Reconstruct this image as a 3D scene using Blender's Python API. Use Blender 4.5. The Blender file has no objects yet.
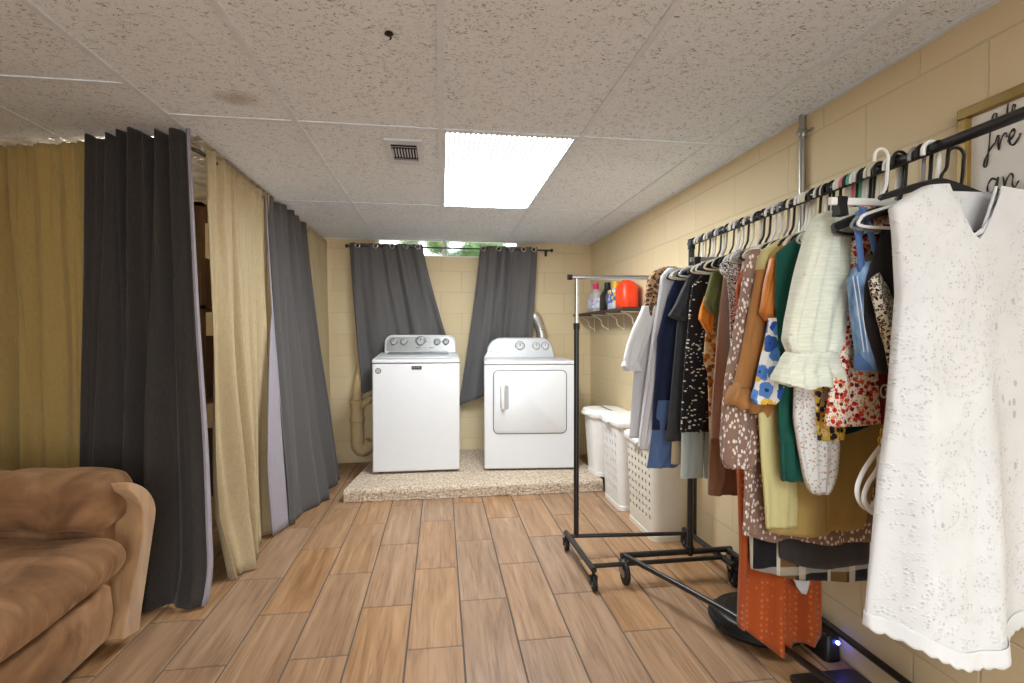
import bpy, bmesh, math, random
from mathutils import Vector, Matrix
random.seed(7)
S = bpy.context.scene
COL = S.collection
R = math.radians
# ------------------------------------------------------------------ camera, world, exposure
FPX = 510.0
CAMZ = 1.22
YAW = math.atan(71 / FPX)
PITCH = -math.atan(7.5 / FPX) * math.cos(YAW)
cam = bpy.data.cameras.new('camera')
camo = bpy.data.objects.new('camera', cam)
COL.objects.link(camo)
cam.sensor_width = 36
cam.lens = FPX / 1024 * 36
cam.clip_start = 0.05
camo.location = (0, 0, CAMZ)
camo.rotation_euler = (R(90) + PITCH, 0, -YAW)
S.camera = camo
S.view_settings.view_transform = 'Standard'
S.view_settings.look = 'None'
S.view_settings.gamma = 1
S.view_settings.use_curve_mapping = False
S.view_settings.exposure = -0.12
wd = bpy.data.worlds.new('world')
S.world = wd
wd.use_nodes = True
wd.node_tree.nodes['Background'].inputs[0].default_value = (0.93, 0.97, 1.0, 1)
wd.node_tree.nodes['Background'].inputs[1].default_value = 6.5
S.cycles.max_bounces = 10
S.cycles.diffuse_bounces = 6
S.cycles.transparent_max_bounces = 12
LAMP_MAIN = 42.0      # troffer in view
LAMP_FILL = 9.0      # added fill troffer behind the camera
LAMP_BARE = 14.0      # bulb in the unfinished space behind the curtains

# room dimensions
CEIL = 2.12
XR = 1.49
YB = 4.98
XL = -3.2
YF = -2.6
PLAT = 0.092

# pixel -> world helpers (measuring the photograph)
_f = Vector((math.sin(YAW) * math.cos(PITCH), math.cos(YAW) * math.cos(PITCH), math.sin(PITCH)))
_r = Vector((math.cos(YAW), -math.sin(YAW), 0))
_u = _r.cross(_f)
def ray(u, v): return _f + _r * ((u - 512) / FPX) - _u * ((v - 341.5) / FPX)
def atx(u, v, X):
    d = ray(u, v)
    return Vector((0, 0, CAMZ)) + d * (X / d.x)
def at(u, v, Y):
    d = ray(u, v)
    return Vector((0, 0, CAMZ)) + d * (Y / d.y)

# ------------------------------------------------------------------ mesh helpers
class MB:
    def __init__(s): s.v = []; s.f = []
    def add(s, vs, fs):
        o = len(s.v); s.v += [tuple(p) for p in vs]; s.f += [tuple(i + o for i in f) for f in fs]; return s
    def box(s, x0, x1, y0, y1, z0, z1):
        return s.add([(x, y, z) for x in (x0, x1) for y in (y0, y1) for z in (z0, z1)],
                     [(0, 1, 3, 2), (4, 6, 7, 5), (0, 4, 5, 1), (2, 3, 7, 6), (0, 2, 6, 4), (1, 5, 7, 3)])
    def loft(s, rings, closed=True, cap0=False, cap1=False):
        n = len(rings[0]); vs = [p for r in rings for p in r]; fs = []
        for i in range(len(rings) - 1):
            for j in range(n if closed else n - 1):
                k = (j + 1) % n
                fs.append((i * n + j, i * n + k, (i + 1) * n + k, (i + 1) * n + j))
        if cap0: fs.append(tuple(range(n - 1, -1, -1)))
        if cap1: fs.append(tuple((len(rings) - 1) * n + j for j in range(n)))
        return s.add(vs, fs)
    def tube(s, pts, r, n=10, caps=True, closed=False, flat=1.0, up=None):
        pts = [Vector(p) for p in pts]; m = len(pts); rings = []
        rr = r if isinstance(r, (list, tuple)) else [r] * m
        ref = Vector(up) if up else None
        N = None
        for i in range(m):
            if closed: t = (pts[(i + 1) % m] - pts[i - 1])
            else: t = pts[min(i + 1, m - 1)] - pts[max(i - 1, 0)]
            t = t.normalized() if t.length > 1e-9 else Vector((0, 0, 1))
            if ref is not None: N = ref - t * ref.dot(t)
            elif N is None:
                a = Vector((0, 0, 1)) if abs(t.z) < 0.9 else Vector((1, 0, 0))
                N = a - t * a.dot(t)
            else: N = N - t * N.dot(t)
            if N.length < 1e-6:
                a = Vector((0, 1, 0)) if abs(t.y) < 0.9 else Vector((1, 0, 0)); N = a - t * a.dot(t)
            N.normalize(); B = t.cross(N)
            rings.append([pts[i] + N * (rr[i] * math.cos(q)) + B * (rr[i] * flat * math.sin(q)) for q in [2 * math.pi * k / n for k in range(n)]])
        if closed: rings.append(rings[0]); caps = False
        return s.loft(rings, True, caps, caps)
    def lathe(s, prof, c, axis='Z', n=24, cap0=True, cap1=True):
        rings = []
        for r, h in prof:
            ring = []
            for k in range(n):
                a = 2 * math.pi * k / n; p, q = r * math.cos(a), r * math.sin(a)
                ring.append({'Z': (c[0] + p, c[1] + q, c[2] + h), 'X': (c[0] + h, c[1] + p, c[2] + q), 'Y': (c[0] + q, c[1] + h, c[2] + p)}[axis])
            rings.append(ring)
        return s.loft(rings, True, cap0, cap1)
    def prism(s, poly, axis, a, b):
        n = len(poly)
        def P(p, h): return {'X': (h, p[0], p[1]), 'Y': (p[0], h, p[1]), 'Z': (p[0], p[1], h)}[axis]
        return s.add([P(p, a) for p in poly] + [P(p, b) for p in poly],
                     [tuple(range(n)), tuple(range(2 * n - 1, n - 1, -1))] + [(i, i + n, (i + 1) % n + n, (i + 1) % n) for i in range(n)])

def wloc(o):
    p = Vector((0, 0, 0))
    while o: p = p + o.location; o = o.parent
    return p
def obj(name, mb, mat, parent=None, smooth=True, bevel=0, seg=2, origin=True, solid=0, sub=0, angle=40):
    off = wloc(parent) if parent else Vector((0, 0, 0))
    vs = [Vector(p) for p in mb.v]
    if parent is None and origin:
        lo = [min(p[i] for p in vs) for i in range(3)]; hi = [max(p[i] for p in vs) for i in range(3)]
        off = Vector(((lo[0] + hi[0]) / 2, (lo[1] + hi[1]) / 2, lo[2]))
    me = bpy.data.meshes.new(name)
    me.from_pydata([p - off for p in vs], [], mb.f)
    bm = bmesh.new(); bm.from_mesh(me)
    bmesh.ops.recalc_face_normals(bm, faces=bm.faces)
    bm.to_mesh(me); bm.free()
    o = bpy.data.objects.new(name, me); COL.objects.link(o)
    if parent: o.parent = parent
    elif origin: o.location = off
    if mat: me.materials.append(mat)
    if smooth:
        me.polygons.foreach_set('use_smooth', [True] * len(me.polygons))
    if bevel:
        m = o.modifiers.new('bevel', 'BEVEL'); m.width = bevel; m.segments = seg; m.limit_method = 'ANGLE'; m.angle_limit = R(35)
    if sub:
        m = o.modifiers.new('sub', 'SUBSURF'); m.levels = sub; m.render_levels = sub
    if solid:
        m = o.modifiers.new('solid', 'SOLIDIFY'); m.thickness = solid; m.offset = 0
    if smooth and not sub:
        bm = bmesh.new(); bm.from_mesh(me)
        for e in bm.edges:
            if len(e.link_faces) == 2 and e.calc_face_angle(0) > R(angle): e.smooth = False
        bm.to_mesh(me); bm.free()
    return o
def tag(o, label, cat, group=None):
    o['label'] = label; o['category'] = cat
    if group: o['group'] = group
    return o
def thing(name, label, cat, loc=(0, 0, 0), group=None):
    o = bpy.data.objects.new(name, None); COL.objects.link(o); o.location = loc
    o.empty_display_size = 0.1
    return tag(o, label, cat, group)
def struct(name, mb, mat, parent=None, **k):
    o = obj(name, mb, mat, parent, origin=False, **k)
    if parent is None: o['kind'] = 'structure'
    return o
def lerp(a, b, t): return a + (b - a) * t
def interp(pts, x):
    if x <= pts[0][0]: return pts[0][1]
    for (a, va), (b, vb) in zip(pts, pts[1:]):
        if x <= b: return lerp(va, vb, (x - a) / max(b - a, 1e-9))
    return pts[-1][1]
def catmull(pts, n):
    P = [Vector(p) for p in pts]; out = []
    m = len(P) - 1
    for k in range(n):
        t = k / (n - 1) * m; i = min(int(t), m - 1); f = t - i
        p0, p1, p2, p3 = P[max(i - 1, 0)], P[i], P[i + 1], P[min(i + 2, m)]
        out.append(0.5 * ((2 * p1) + (p2 - p0) * f + (2 * p0 - 5 * p1 + 4 * p2 - p3) * f * f + (3 * p1 - p0 - 3 * p2 + p3) * f ** 3))
    return out
def rrect(w, d, r, n=5):
    pts = []
    for cx, cy, a0 in ((w / 2 - r, d / 2 - r, 0), (-w / 2 + r, d / 2 - r, 90), (-w / 2 + r, -d / 2 + r, 180), (w / 2 - r, -d / 2 + r, 270)):
        for k in range(n + 1):
            a = R(a0 + 90 * k / n); pts.append((cx + r * math.cos(a), cy + r * math.sin(a)))
    return pts

# ------------------------------------------------------------------ node helpers
def srgb(r, g, b):
    return tuple((c / 255 / 12.92 if c / 255 <= 0.04045 else ((c / 255 + 0.055) / 1.055) ** 2.4) for c in (r, g, b)) + (1,)
class G:
    def __init__(s, name, rough=0.8, spec=0.3, metal=0.0):
        s.m = bpy.data.materials.new(name); s.m.use_nodes = True; s.t = s.m.node_tree
        s.b = s.t.nodes['Principled BSDF']
        s.b.inputs['Roughness'].default_value = rough; s.b.inputs['Specular IOR Level'].default_value = spec; s.b.inputs['Metallic'].default_value = metal
        s._tc = None
    def n(s, typ, **k):
        nd = s.t.nodes.new(typ)
        for a, v in k.items(): setattr(nd, a, v)
        return nd
    def set(s, nd, i, v):
        if isinstance(v, bpy.types.NodeSocket): s.t.links.new(v, nd.inputs[i])
        else: nd.inputs[i].default_value = v
    def co(s, scale=(1, 1, 1), rot=(0, 0, 0), loc=(0, 0, 0), src='Object'):
        if s._tc is None: s._tc = s.n('ShaderNodeTexCoord')
        mp = s.n('ShaderNodeMapping'); mp.inputs['Scale'].default_value = scale; mp.inputs['Rotation'].default_value = rot; mp.inputs['Location'].default_value = loc
        s.t.links.new(s._tc.outputs[src], mp.inputs[0]); return mp.outputs[0]
    def noise(s, vec, scale=5, detail=2, dist=0, rough=0.5, out=0):
        nd = s.n('ShaderNodeTexNoise'); s.set(nd, 'Vector', vec); nd.inputs['Scale'].default_value = scale; nd.inputs['Detail'].default_value = detail
        nd.inputs['Distortion'].default_value = dist; nd.inputs['Roughness'].default_value = rough; return nd.outputs[out]
    def vor(s, vec, scale=5, rand=1, feature='F1', out=0, dims='3D'):
        nd = s.n('ShaderNodeTexVoronoi', feature=feature, voronoi_dimensions=dims); s.set(nd, 'Vector', vec); nd.inputs['Scale'].default_value = scale
        nd.inputs['Randomness'].default_value = rand; return nd.outputs[out]
    def math(s, op, a, b=0.0, c=0.0):
        nd = s.n('ShaderNodeMath', operation=op); s.set(nd, 0, a); s.set(nd, 1, b); s.set(nd, 2, c); return nd.outputs[0]
    def sep(s, v):
        nd = s.n('ShaderNodeSeparateXYZ'); s.set(nd, 0, v); return nd.outputs
    def comb(s, x, y, z):
        nd = s.n('ShaderNodeCombineXYZ'); s.set(nd, 0, x); s.set(nd, 1, y); s.set(nd, 2, z); return nd.outputs[0]
    def ramp(s, fac, stops, const=False):
        nd = s.n('ShaderNodeValToRGB'); s.set(nd, 0, fac); cr = nd.color_ramp
        cr.interpolation = 'CONSTANT' if const else 'LINEAR'
        while len(cr.elements) < len(stops): cr.elements.new(0.5)
        for e, (p, c) in zip(cr.elements, stops):
            e.position = p; e.color = c if len(c) == 4 else tuple(c) + (1,)
        return nd.outputs[0]
    def mix(s, fac, a, b, mode='MIX'):
        nd = s.n('ShaderNodeMix', data_type='RGBA', blend_type=mode); s.set(nd, 'Factor', fac)
        s.set(nd, 6, a); s.set(nd, 7, b); return nd.outputs[2]
    def step(s, v, lo, hi):
        nd = s.n('ShaderNodeMapRange', interpolation_type='SMOOTHSTEP'); s.set(nd, 0, v); nd.inputs[1].default_value = lo; nd.inputs[2].default_value = hi; return nd.outputs[0]
    def color(s, c): s.set(s.b, 'Base Color', c); return s
    def bump(s, h, dist=0.002, strength=0.5):
        nd = s.n('ShaderNodeBump'); nd.inputs['Strength'].default_value = strength; nd.inputs['Distance'].default_value = dist
        s.set(nd, 'Height', h); s.t.links.new(nd.outputs[0], s.b.inputs['Normal']); return s
def plain(name, c, rough=0.5, spec=0.4, metal=0.0, var=0.06, scale=20):
    g = G(name, rough, spec, metal)
    nz = g.noise(g.co(), scale, 3)
    d = tuple(x * (1 - var) for x in c[:3]) + (1,); l = tuple(min(1, x * (1 + var)) for x in c[:3]) + (1,)
    g.color(g.ramp(nz, [(0.3, d), (0.7, l)]))
    return g.m
def fabric_base(name, rough=0.9, weave=0.0007):
    g = G(name, rough, 0.15)
    g.b.inputs['Sheen Weight'].default_value = 0.12
    n1 = g.noise(g.co((1, 1, 1)), 38, 3); n2 = g.noise(g.co((1, 1, 0.35)), 7, 2)
    h = g.math('ADD', g.math('MULTIPLY', n1, 0.25), n2)
    g.bump(h, 0.02, 0.35)
    return g
def fab(name, c, var=0.1, rough=0.9):
    g = fabric_base(name, rough)
    a = g.noise(g.co((1, 1, 0.2)), 30, 3)
    d = tuple(x * (1 - var) for x in c[:3]) + (1,); l = tuple(min(1, x * (1 + var)) for x in c[:3]) + (1,)
    g.color(g.ramp(a, [(0.3, d), (0.7, l)])); return g.m
def fab_dots(name, base, dot, scale, size, rand=1.0, stretch=(1, 1, 1), dot2=None):
    g = fabric_base(name)
    v = g.co(stretch)
    dist = g.vor(v, scale, rand); k = g.step(dist, size, size * 0.75)
    dc = dot
    if dot2: dc = g.mix(g.sep(g.vor(v, scale, rand, out=1))[0], dot, dot2)
    g.color(g.mix(k, base, dc)); return g.m
def fab_leopard(name, base, mid, dark, scale):
    g = fabric_base(name)
    v = g.co((1, 1, 1)); vv = g.n('ShaderNodeVectorMath', operation='ADD'); g.set(vv, 0, v)
    nz = g.noise(v, 40, 2, out=1); sc = g.n('ShaderNodeVectorMath', operation='SCALE'); g.set(sc, 0, nz); sc.inputs[3].default_value = 0.02; g.set(vv, 1, sc.outputs[0])
    d = g.vor(vv.outputs[0], scale, 1.0)
    g.color(g.ramp(d, [(0.0, mid), (0.24, mid), (0.3, dark), (0.5, dark), (0.56, base)])); return g.m
def fab_floral(name, base, cols, scale, size=0.42, leaf=None):
    g = fabric_base(name)
    v = g.co((1, 1, 1)); vv = g.n('ShaderNodeVectorMath', operation='ADD'); g.set(vv, 0, v)
    nz = g.noise(v, scale * 2.2, 2, out=1); sc = g.n('ShaderNodeVectorMath', operation='SCALE'); g.set(sc, 0, nz); sc.inputs[3].default_value = 0.5 / scale; g.set(vv, 1, sc.outputs[0])
    c = base
    if leaf:
        dl = g.vor(g.co((1.6, 1, 1), loc=(3, 0, 2)), scale * 1.7, 1); c = g.mix(g.step(dl, 0.36, 0.28), base, leaf)
    d = g.vor(vv.outputs[0], scale, 1.0); cc = g.sep(g.vor(vv.outputs[0], scale, 1.0, out=1))[0]
    n = len(cols)
    fc = g.ramp(cc, [(i / n, col) for i, col in enumerate(cols)], True)
    fc = g.mix(g.step(d, 0.16, 0.08), fc, tuple(x * 0.3 for x in cols[0][:3]) + (1,))
    g.color(g.mix(g.step(d, size, size - 0.06), c, fc)); return g.m

# ------------------------------------------------------------------ materials: setting
def mat_blocks(name, axis):
    g = G(name, 0.62, 0.25)
    v = g.co(); sx = g.sep(v)
    b = g.n('ShaderNodeTexBrick'); b.offset = 0.5; b.squash = 1
    g.set(b, 'Vector', g.comb(sx[1] if axis == 'X' else sx[0], sx[2], 0.0))
    for k, val in (('Scale', 1.0), ('Mortar Size', 0.0045), ('Mortar Smooth', 0.6), ('Bias', 0.0), ('Brick Width', 0.406), ('Row Height', 0.203)): b.inputs[k].default_value = val
    b.inputs['Color1'].default_value = srgb(221, 202, 164); b.inputs['Color2'].default_value = srgb(216, 196, 157); b.inputs['Mortar'].default_value = srgb(205, 188, 155)
    n1 = g.noise(v, 3.0, 3); n2 = g.noise(v, 90, 3)
    c = g.mix(g.math('MULTIPLY', g.step(n1, 0.45, 0.75), 0.25), b.outputs[0], srgb(212, 190, 152))
    pit = g.step(g.vor(v, 24, 1), 0.075, 0.04); pm = g.step(g.noise(v, 6, 1), 0.55, 0.62)
    c = g.mix(g.math('MULTIPLY', g.math('MULTIPLY', pit, pm), 0.55), c, srgb(110, 92, 68))
    g.color(c)
    h = g.math('ADD', g.math('MULTIPLY', b.outputs[1], -1.0), g.math('MULTIPLY', n2, 0.35))
    g.bump(h, 0.004, 0.5); return g.m
M = {}
M['wall_x'] = mat_blocks('painted_block_side', 'X')
M['wall_y'] = mat_blocks('painted_block_end', 'Y')
g = G('ceiling_tile', 0.9, 0.1)
v = g.co()
def strokes(rot, sc, loc):
    q = g.co((1, 2.6, 1), (0, 0, rot), loc)
    return g.step(g.math('ABSOLUTE', g.math('SUBTRACT', g.noise(q, sc, 1, 0.8), 0.5)), 0.016, 0.008)
m1 = g.math('MULTIPLY', strokes(0.4, 26, (0, 0, 0)), g.step(g.noise(v, 62, 1), 0.50, 0.56))
m2 = g.math('MULTIPLY', strokes(1.9, 26, (5, 3, 0)), g.step(g.noise(g.co(loc=(4, 4, 4)), 62, 1), 0.50, 0.56))
pin = g.step(g.vor(v, 95, 1), 0.2, 0.1)
mk = g.math('MAXIMUM', m1, m2)
fine = g.noise(v, 260, 2)
c = g.mix(g.math('MULTIPLY', g.step(fine, 0.4, 0.7), 0.5), srgb(237, 245, 255), srgb(220, 229, 242))
c = g.mix(g.math('MULTIPLY', mk, 0.8), c, srgb(126, 120, 115)); c = g.mix(g.math('MULTIPLY', pin, 0.35), c, srgb(150, 145, 140))
# water stain on one tile
sp = g.sep(v); dx = g.math('DIVIDE', g.math('SUBTRACT', sp[0], -0.765), 0.13); dy = g.math('DIVIDE', g.math('SUBTRACT', sp[1], 2.09), 0.10)
rr = g.math('SQRT', g.math('ADD', g.math('MULTIPLY', dx, dx), g.math('MULTIPLY', dy, dy))); rr = g.math('ADD', rr, g.math('MULTIPLY', g.noise(v, 14, 3), 0.7))
c = g.mix(g.math('MULTIPLY', g.step(rr, 1.25, 0.5), 0.45), c, srgb(150, 128, 92))
g.color(c); g.bump(g.math('ADD', g.math('MULTIPLY', mk, -1.0), g.math('MULTIPLY', fine, 0.3)), 0.004, 0.6)
M['tile'] = g.m
M['tbar'] = plain('white_grid_metal', srgb(222, 230, 242), 0.45, 0.4)
# wood-look floor tile
g = G('wood_look_tile', 0.36, 0.5)
geo = g.n('ShaderNodeNewGeometry'); rnd = geo.outputs['Random Per Island']
v = g.co(); off = g.comb(g.math('MULTIPLY', rnd, 37.0), g.math('MULTIPLY', rnd, 91.0), 0.0)
va = g.n('ShaderNodeVectorMath', operation='ADD'); g.set(va, 0, v); g.set(va, 1, off)
mp = g.n('ShaderNodeMapping'); mp.inputs['Scale'].default_value = (9, 0.8, 1); g.set(mp, 0, va.outputs[0])
mp2 = g.n('ShaderNodeMapping'); mp2.inputs['Scale'].default_value = (40, 1.5, 1); g.set(mp2, 0, va.outputs[0])
n1 = g.noise(mp.outputs[0], 1.6, 4, 1.6, 0.55); n2 = g.noise(mp2.outputs[0], 2.2, 3, 0.6)
wv = g.n('ShaderNodeTexWave', wave_type='RINGS', rings_direction='Y'); g.set(wv, 'Vector', mp.outputs[0]); wv.inputs['Scale'].default_value = 0.55; wv.inputs['Distortion'].default_value = 5; wv.inputs['Detail'].default_value = 3
base = g.ramp(n1, [(0.25, srgb(136, 104, 78)), (0.45, srgb(162, 128, 98)), (0.6, srgb(177, 142, 111)), (0.8, srgb(188, 156, 126))])
base = g.mix(g.math('MULTIPLY', g.step(n2, 0.52, 0.66), 0.4), base, srgb(112, 78, 52))
base = g.mix(g.math('MULTIPLY', wv.outputs[1], 0.16), base, srgb(120, 84, 56))
hs = g.n('ShaderNodeHueSaturation'); g.set(hs, 'Color', base); g.set(hs, 'Value', g.math('ADD', 0.85, g.math('MULTIPLY', rnd, 0.17))); g.set(hs, 'Saturation', g.math('ADD', 0.92, g.math('MULTIPLY', rnd, 0.22)))
g.color(hs.outputs[0]); g.set(g.b, 'Roughness', g.math('ADD', 0.3, g.math('MULTIPLY', n2, 0.2)))
g.bump(g.math('ADD', n2, g.math('MULTIPLY', n1, 0.5)), 0.002, 0.35)
M['plank'] = g.m
M['grout'] = plain('dark_grout', srgb(104, 95, 88), 0.9, 0.1)
# carpet on the platform
g = G('speckled_carpet', 1.0, 0.05)
v = g.co(); a = g.noise(v, 62, 3, 0, 0.7); b = g.noise(v, 170, 2)
c = g.ramp(a, [(0.3, srgb(140, 118, 98)), (0.45, srgb(196, 176, 154)), (0.58, srgb(220, 204, 184)), (0.75, srgb(236, 224, 206))])
g.color(g.mix(g.math('MULTIPLY', g.step(b, 0.55, 0.7), 0.5), c, srgb(120, 98, 80))); g.bump(g.math('ADD', a, b), 0.012, 0.6)
M['carpet'] = g.m
M['white_enamel'] = plain('white_enamel', srgb(216, 217, 219), 0.28, 0.5, var=0.01)
M['silver_panel'] = plain('silver_console', srgb(158, 158, 157), 0.35, 0.5, 0.25, 0.03)
M['dark_glass'] = plain('dark_lid_glass', srgb(70, 72, 74), 0.15, 0.6)
M['chrome'] = plain('chrome', srgb(205, 205, 205), 0.16, 0.5, 1.0, 0.03)
M['grey_metal'] = plain('grey_metal', srgb(160, 158, 150), 0.35, 0.5, 0.8, 0.06)
M['black_metal'] = plain('black_powder_coat', srgb(32, 30, 29), 0.32, 0.5)
M['black_plastic'] = plain('black_plastic', srgb(26, 25, 25), 0.42, 0.4)
M['rubber'] = plain('black_rubber', srgb(24, 23, 23), 0.6, 0.3)
M['white_plastic'] = plain('white_plastic', srgb(236, 234, 230), 0.38, 0.4, var=0.02)
M['cream_plastic'] = plain('ivory_plastic', srgb(226, 220, 206), 0.42, 0.4, var=0.02)
M['pvc'] = plain('painted_pipe', srgb(206, 182, 138), 0.5, 0.3)
M['gap'] = plain('dark_seam', srgb(60, 60, 60), 0.7, 0.2)

# ------------------------------------------------------------------ floor
LX0, PW, PL = -0.134, 0.2175, 0.68
mb = MB(); gr = 0.0032
k0 = int((XL - LX0) / PW) - 1; k1 = int((XR - LX0) / PW) + 1
for k in range(k0, k1 + 1):
    a, b = max(LX0 + k * PW + gr, XL), min(LX0 + (k + 1) * PW - gr, XR)
    if b - a < 0.01: continue
    y = (1.99 if k % 2 == 0 else 2.325) - 9 * PL
    while y < YB:
        c, d = max(y + gr, YF), min(y + PL - gr, YB)
        if d - c > 0.02:
            e = 0.0015
            mb.add([(a, c, -0.003), (b, c, -0.003), (b, d, -0.003), (a, d, -0.003), (a + e, c + e, 0), (b - e, c + e, 0), (b - e, d - e, 0), (a + e, d - e, 0)],
                   [(4, 5, 6, 7), (0, 1, 5, 4), (1, 2, 6, 5), (2, 3, 7, 6), (3, 0, 4, 7)])
        y += PL
fl = struct('floor', mb, M['plank'], smooth=False)
struct('floor_grout', MB().box(XL, XR, YF, YB, -0.08, -0.0028), M['grout'], fl, smooth=False)

# ------------------------------------------------------------------ walls
WX0, WX1, WZ0, WZ1 = -0.62, 0.78, 1.965, 2.10      # high basement window
struct('wall_right', MB().box(XR, XR + 0.2, YF - 0.2, YB + 0.2, -0.08, 2.6), M['wall_x'], smooth=False)
mb = MB(); mb.box(XL - .2, WX0, YB, YB + .2, -.08, 2.6); mb.box(WX1, XR, YB, YB + .2, -.08, 2.6); mb.box(WX0, WX1, YB, YB + .2, -.08, WZ0); mb.box(WX0, WX1, YB, YB + .2, WZ1 + 0.1, 2.6)
struct('wall_back', mb, M['wall_y'], smooth=False)
struct('wall_left', MB().box(XL - .2, XL, YF - .2, YB, -.08, 2.6), M['wall_x'], smooth=False)
struct('wall_front', MB().box(XL, -1.4, YF - .2, YF, -.08, 2.6).box(1.3, XR, YF - .2, YF, -.08, 2.6).box(-1.4, 1.3, YF - .2, YF, 2.06, 2.6), M['wall_y'], smooth=False)   # unseen wide opening added behind the viewpoint for daylight fill
struct('bounce_ground', MB().box(-8, 8, YF - 12, YF - .2, -.2, -.04), plain('bounce_paving', srgb(205, 203, 200), .9), smooth=False)  # unseen ground added to bounce daylight through the opening
# window: frame, mullion, patterned glass
w = struct('window_1', MB().box(WX0, WX1, YB + .06, YB + .11, WZ0, WZ0 + .02).box(WX0, WX1, YB + .06, YB + .11, WZ1 + .03, WZ1 + .06).box(WX0, WX0 + .03, YB + .06, YB + .11, WZ0, WZ1 + .05).box(WX1 - .03, WX1, YB + .06, YB + .11, WZ0, WZ1 + .05).box(.015, .045, YB + .055, YB + .115, WZ0, WZ1 + .05), M['white_plastic'], smooth=False)
g = G('window_glass', 0.25, 0.5); g.b.inputs['Transmission Weight'].default_value = 1; g.b.inputs['IOR'].default_value = 1.2
g.bump(g.noise(g.co(), 40, 2), 0.01, 0.3); g.color((0.95, 0.98, 0.97, 1))
struct('window_pane', MB().box(WX0 + .03, WX1 - .03, YB + .08, YB + .086, WZ0 + .02, WZ1 + .04), g.m, w, smooth=False)
M['leafy'] = fab_dots('hedge_leaves', srgb(58, 92, 50), srgb(120, 150, 96), 14, 0.45)
mb = MB()
for i in range(46):
    x, z, r = random.uniform(-1.3, 1.5), random.uniform(1.9, 2.6), random.uniform(.1, .18)
    if 0.1 < (x * 7) % 1 < 0.3: continue
    mb.lathe([(r * math.sin(math.pi * t / 6) * random.uniform(.8, 1.1), -r * math.cos(math.pi * t / 6)) for t in range(7)], (x, YB + 1.1 + random.uniform(-.2, .3), z), n=8)
tag(obj('hedge', mb, M['leafy']), 'green shrubs outside the high basement window', 'hedge')
struct('ground_outside', MB().box(-3, 3, YB + .2, YB + 4, 1.6, 1.75), plain('outdoor_soil', srgb(140, 130, 110), .9), smooth=False)

# ------------------------------------------------------------------ suspended ceiling
COLX = [-1.725, -1.11, -0.605, 0.0, 0.635, 1.258]
XC0, YC0 = -1.09, 2.50     # corner of the curtained-off space, unfinished above
LIGHT = (0.012, 0.622, 2.285, 3.63)
ROWS = [-3.0, -1.75, -0.42, 0.93, 2.275, 3.62, 4.95]
mb = MB()
T = 0.03
mb.box(XC0, LIGHT[0], YF, YB, CEIL, CEIL + T); mb.box(LIGHT[1], XR, YF, YB, CEIL, CEIL + T)
mb.box(LIGHT[0], LIGHT[1], YF, -1.745, CEIL, CEIL + T); mb.box(LIGHT[0], LIGHT[1], -0.425, LIGHT[2], CEIL, CEIL + T); mb.box(LIGHT[0], LIGHT[1], LIGHT[3], YB, CEIL, CEIL + T)
mb.add([(XL, YF, CEIL), (XC0, YF, CEIL), (XC0, YC0, CEIL), (XL, 2.85, CEIL), (XL, YF, CEIL + T), (XC0, YF, CEIL + T), (XC0, YC0, CEIL + T), (XL, 2.85, CEIL + T)],
       [(3, 2, 1, 0), (4, 5, 6, 7), (2, 3, 7, 6), (0, 1, 5, 4), (1, 2, 6, 5), (3, 0, 4, 7)])
cl = struct('ceiling', mb, M['tile'], smooth=False)
mb = MB(); bw, bh = 0.011, 0.005
for x in COLX[2:]: mb.box(x - bw, x + bw, YF, YB, CEIL - bh, CEIL + 0.002)
mb.box(-1.11 - bw, -1.11 + bw, YF, 2.5, CEIL - bh, CEIL + .002); mb.box(-1.725 - bw, -1.725 + bw, YF, 2.6, CEIL - bh, CEIL + .002)
for y in ROWS[1:6]: mb.box(-1.10, XR, y - bw, y + bw, CEIL - bh + .0006, CEIL + .0014)
for y in (2.02, 1.41, 0.8, .19): mb.box(XL, -1.11, y - bw, y + bw, CEIL - bh + .0006, CEIL + .0014)
mb.box(XR - .022, XR, YF, YB, CEIL - bh - .0004, CEIL + .001); mb.box(-1.09, XR, YB - .022, YB, CEIL - bh - .0002, CEIL + .001)
struct('ceiling_grid', mb, M['tbar'], cl, smooth=False)
# unfinished space above the curtained-off corner
g = G('foil_insulation', 0.3, 0.5, 0.7); g.color(g.ramp(g.noise(g.co(), 8, 4), [(0.3, srgb(150, 146, 140)), (0.7, srgb(235, 232, 226))])); g.bump(g.noise(g.co(), 11, 4, 1), 0.05, 0.8)
M['foil'] = g.m
M['joist'] = plain('joist_wood', srgb(170, 130, 90), .8)
struct('trim_1', MB().box(XL, XR, YF, YB, 2.34, 2.4), M['foil'], smooth=False)
# ------------------------------------------------------------------ ceiling lights
g = G('lit_diffuser', 0.5, 0.3)
v = g.co(); sp = g.sep(v)
rib = g.math('SINE', g.math('MULTIPLY', sp[0], 2 * math.pi / 0.0235))
tube = g.math('ADD', g.math('POWER', g.math('SINE', g.math('MULTIPLY', g.math('ADD', sp[0], 0.305), 2 * math.pi / 0.61)), 2.0), 0.0)
ribf = g.step(rib, -0.55, -0.15)
ex = g.math('MULTIPLY', g.math('SUBTRACT', sp[0], .03), 4.0); ey = g.math('MULTIPLY', g.math('SUBTRACT', sp[1], .28), 1.9)
glow = g.step(g.math('ADD', g.math('MULTIPLY', ex, ex), g.math('MULTIPLY', ey, ey)), .25, 1.1)
em = g.mix(g.math('MULTIPLY', ribf, glow), (.90, .965, 1.0, 1), (0.024, 0.0245, 0.025, 1))
emn = g.n('ShaderNodeEmission'); g.set(emn, 0, em); emn.inputs[1].default_value = LAMP_MAIN
g.t.links.new(emn.outputs[0], g.t.nodes['Material Output'].inputs[0])
M['diffuser'] = g.m
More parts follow.
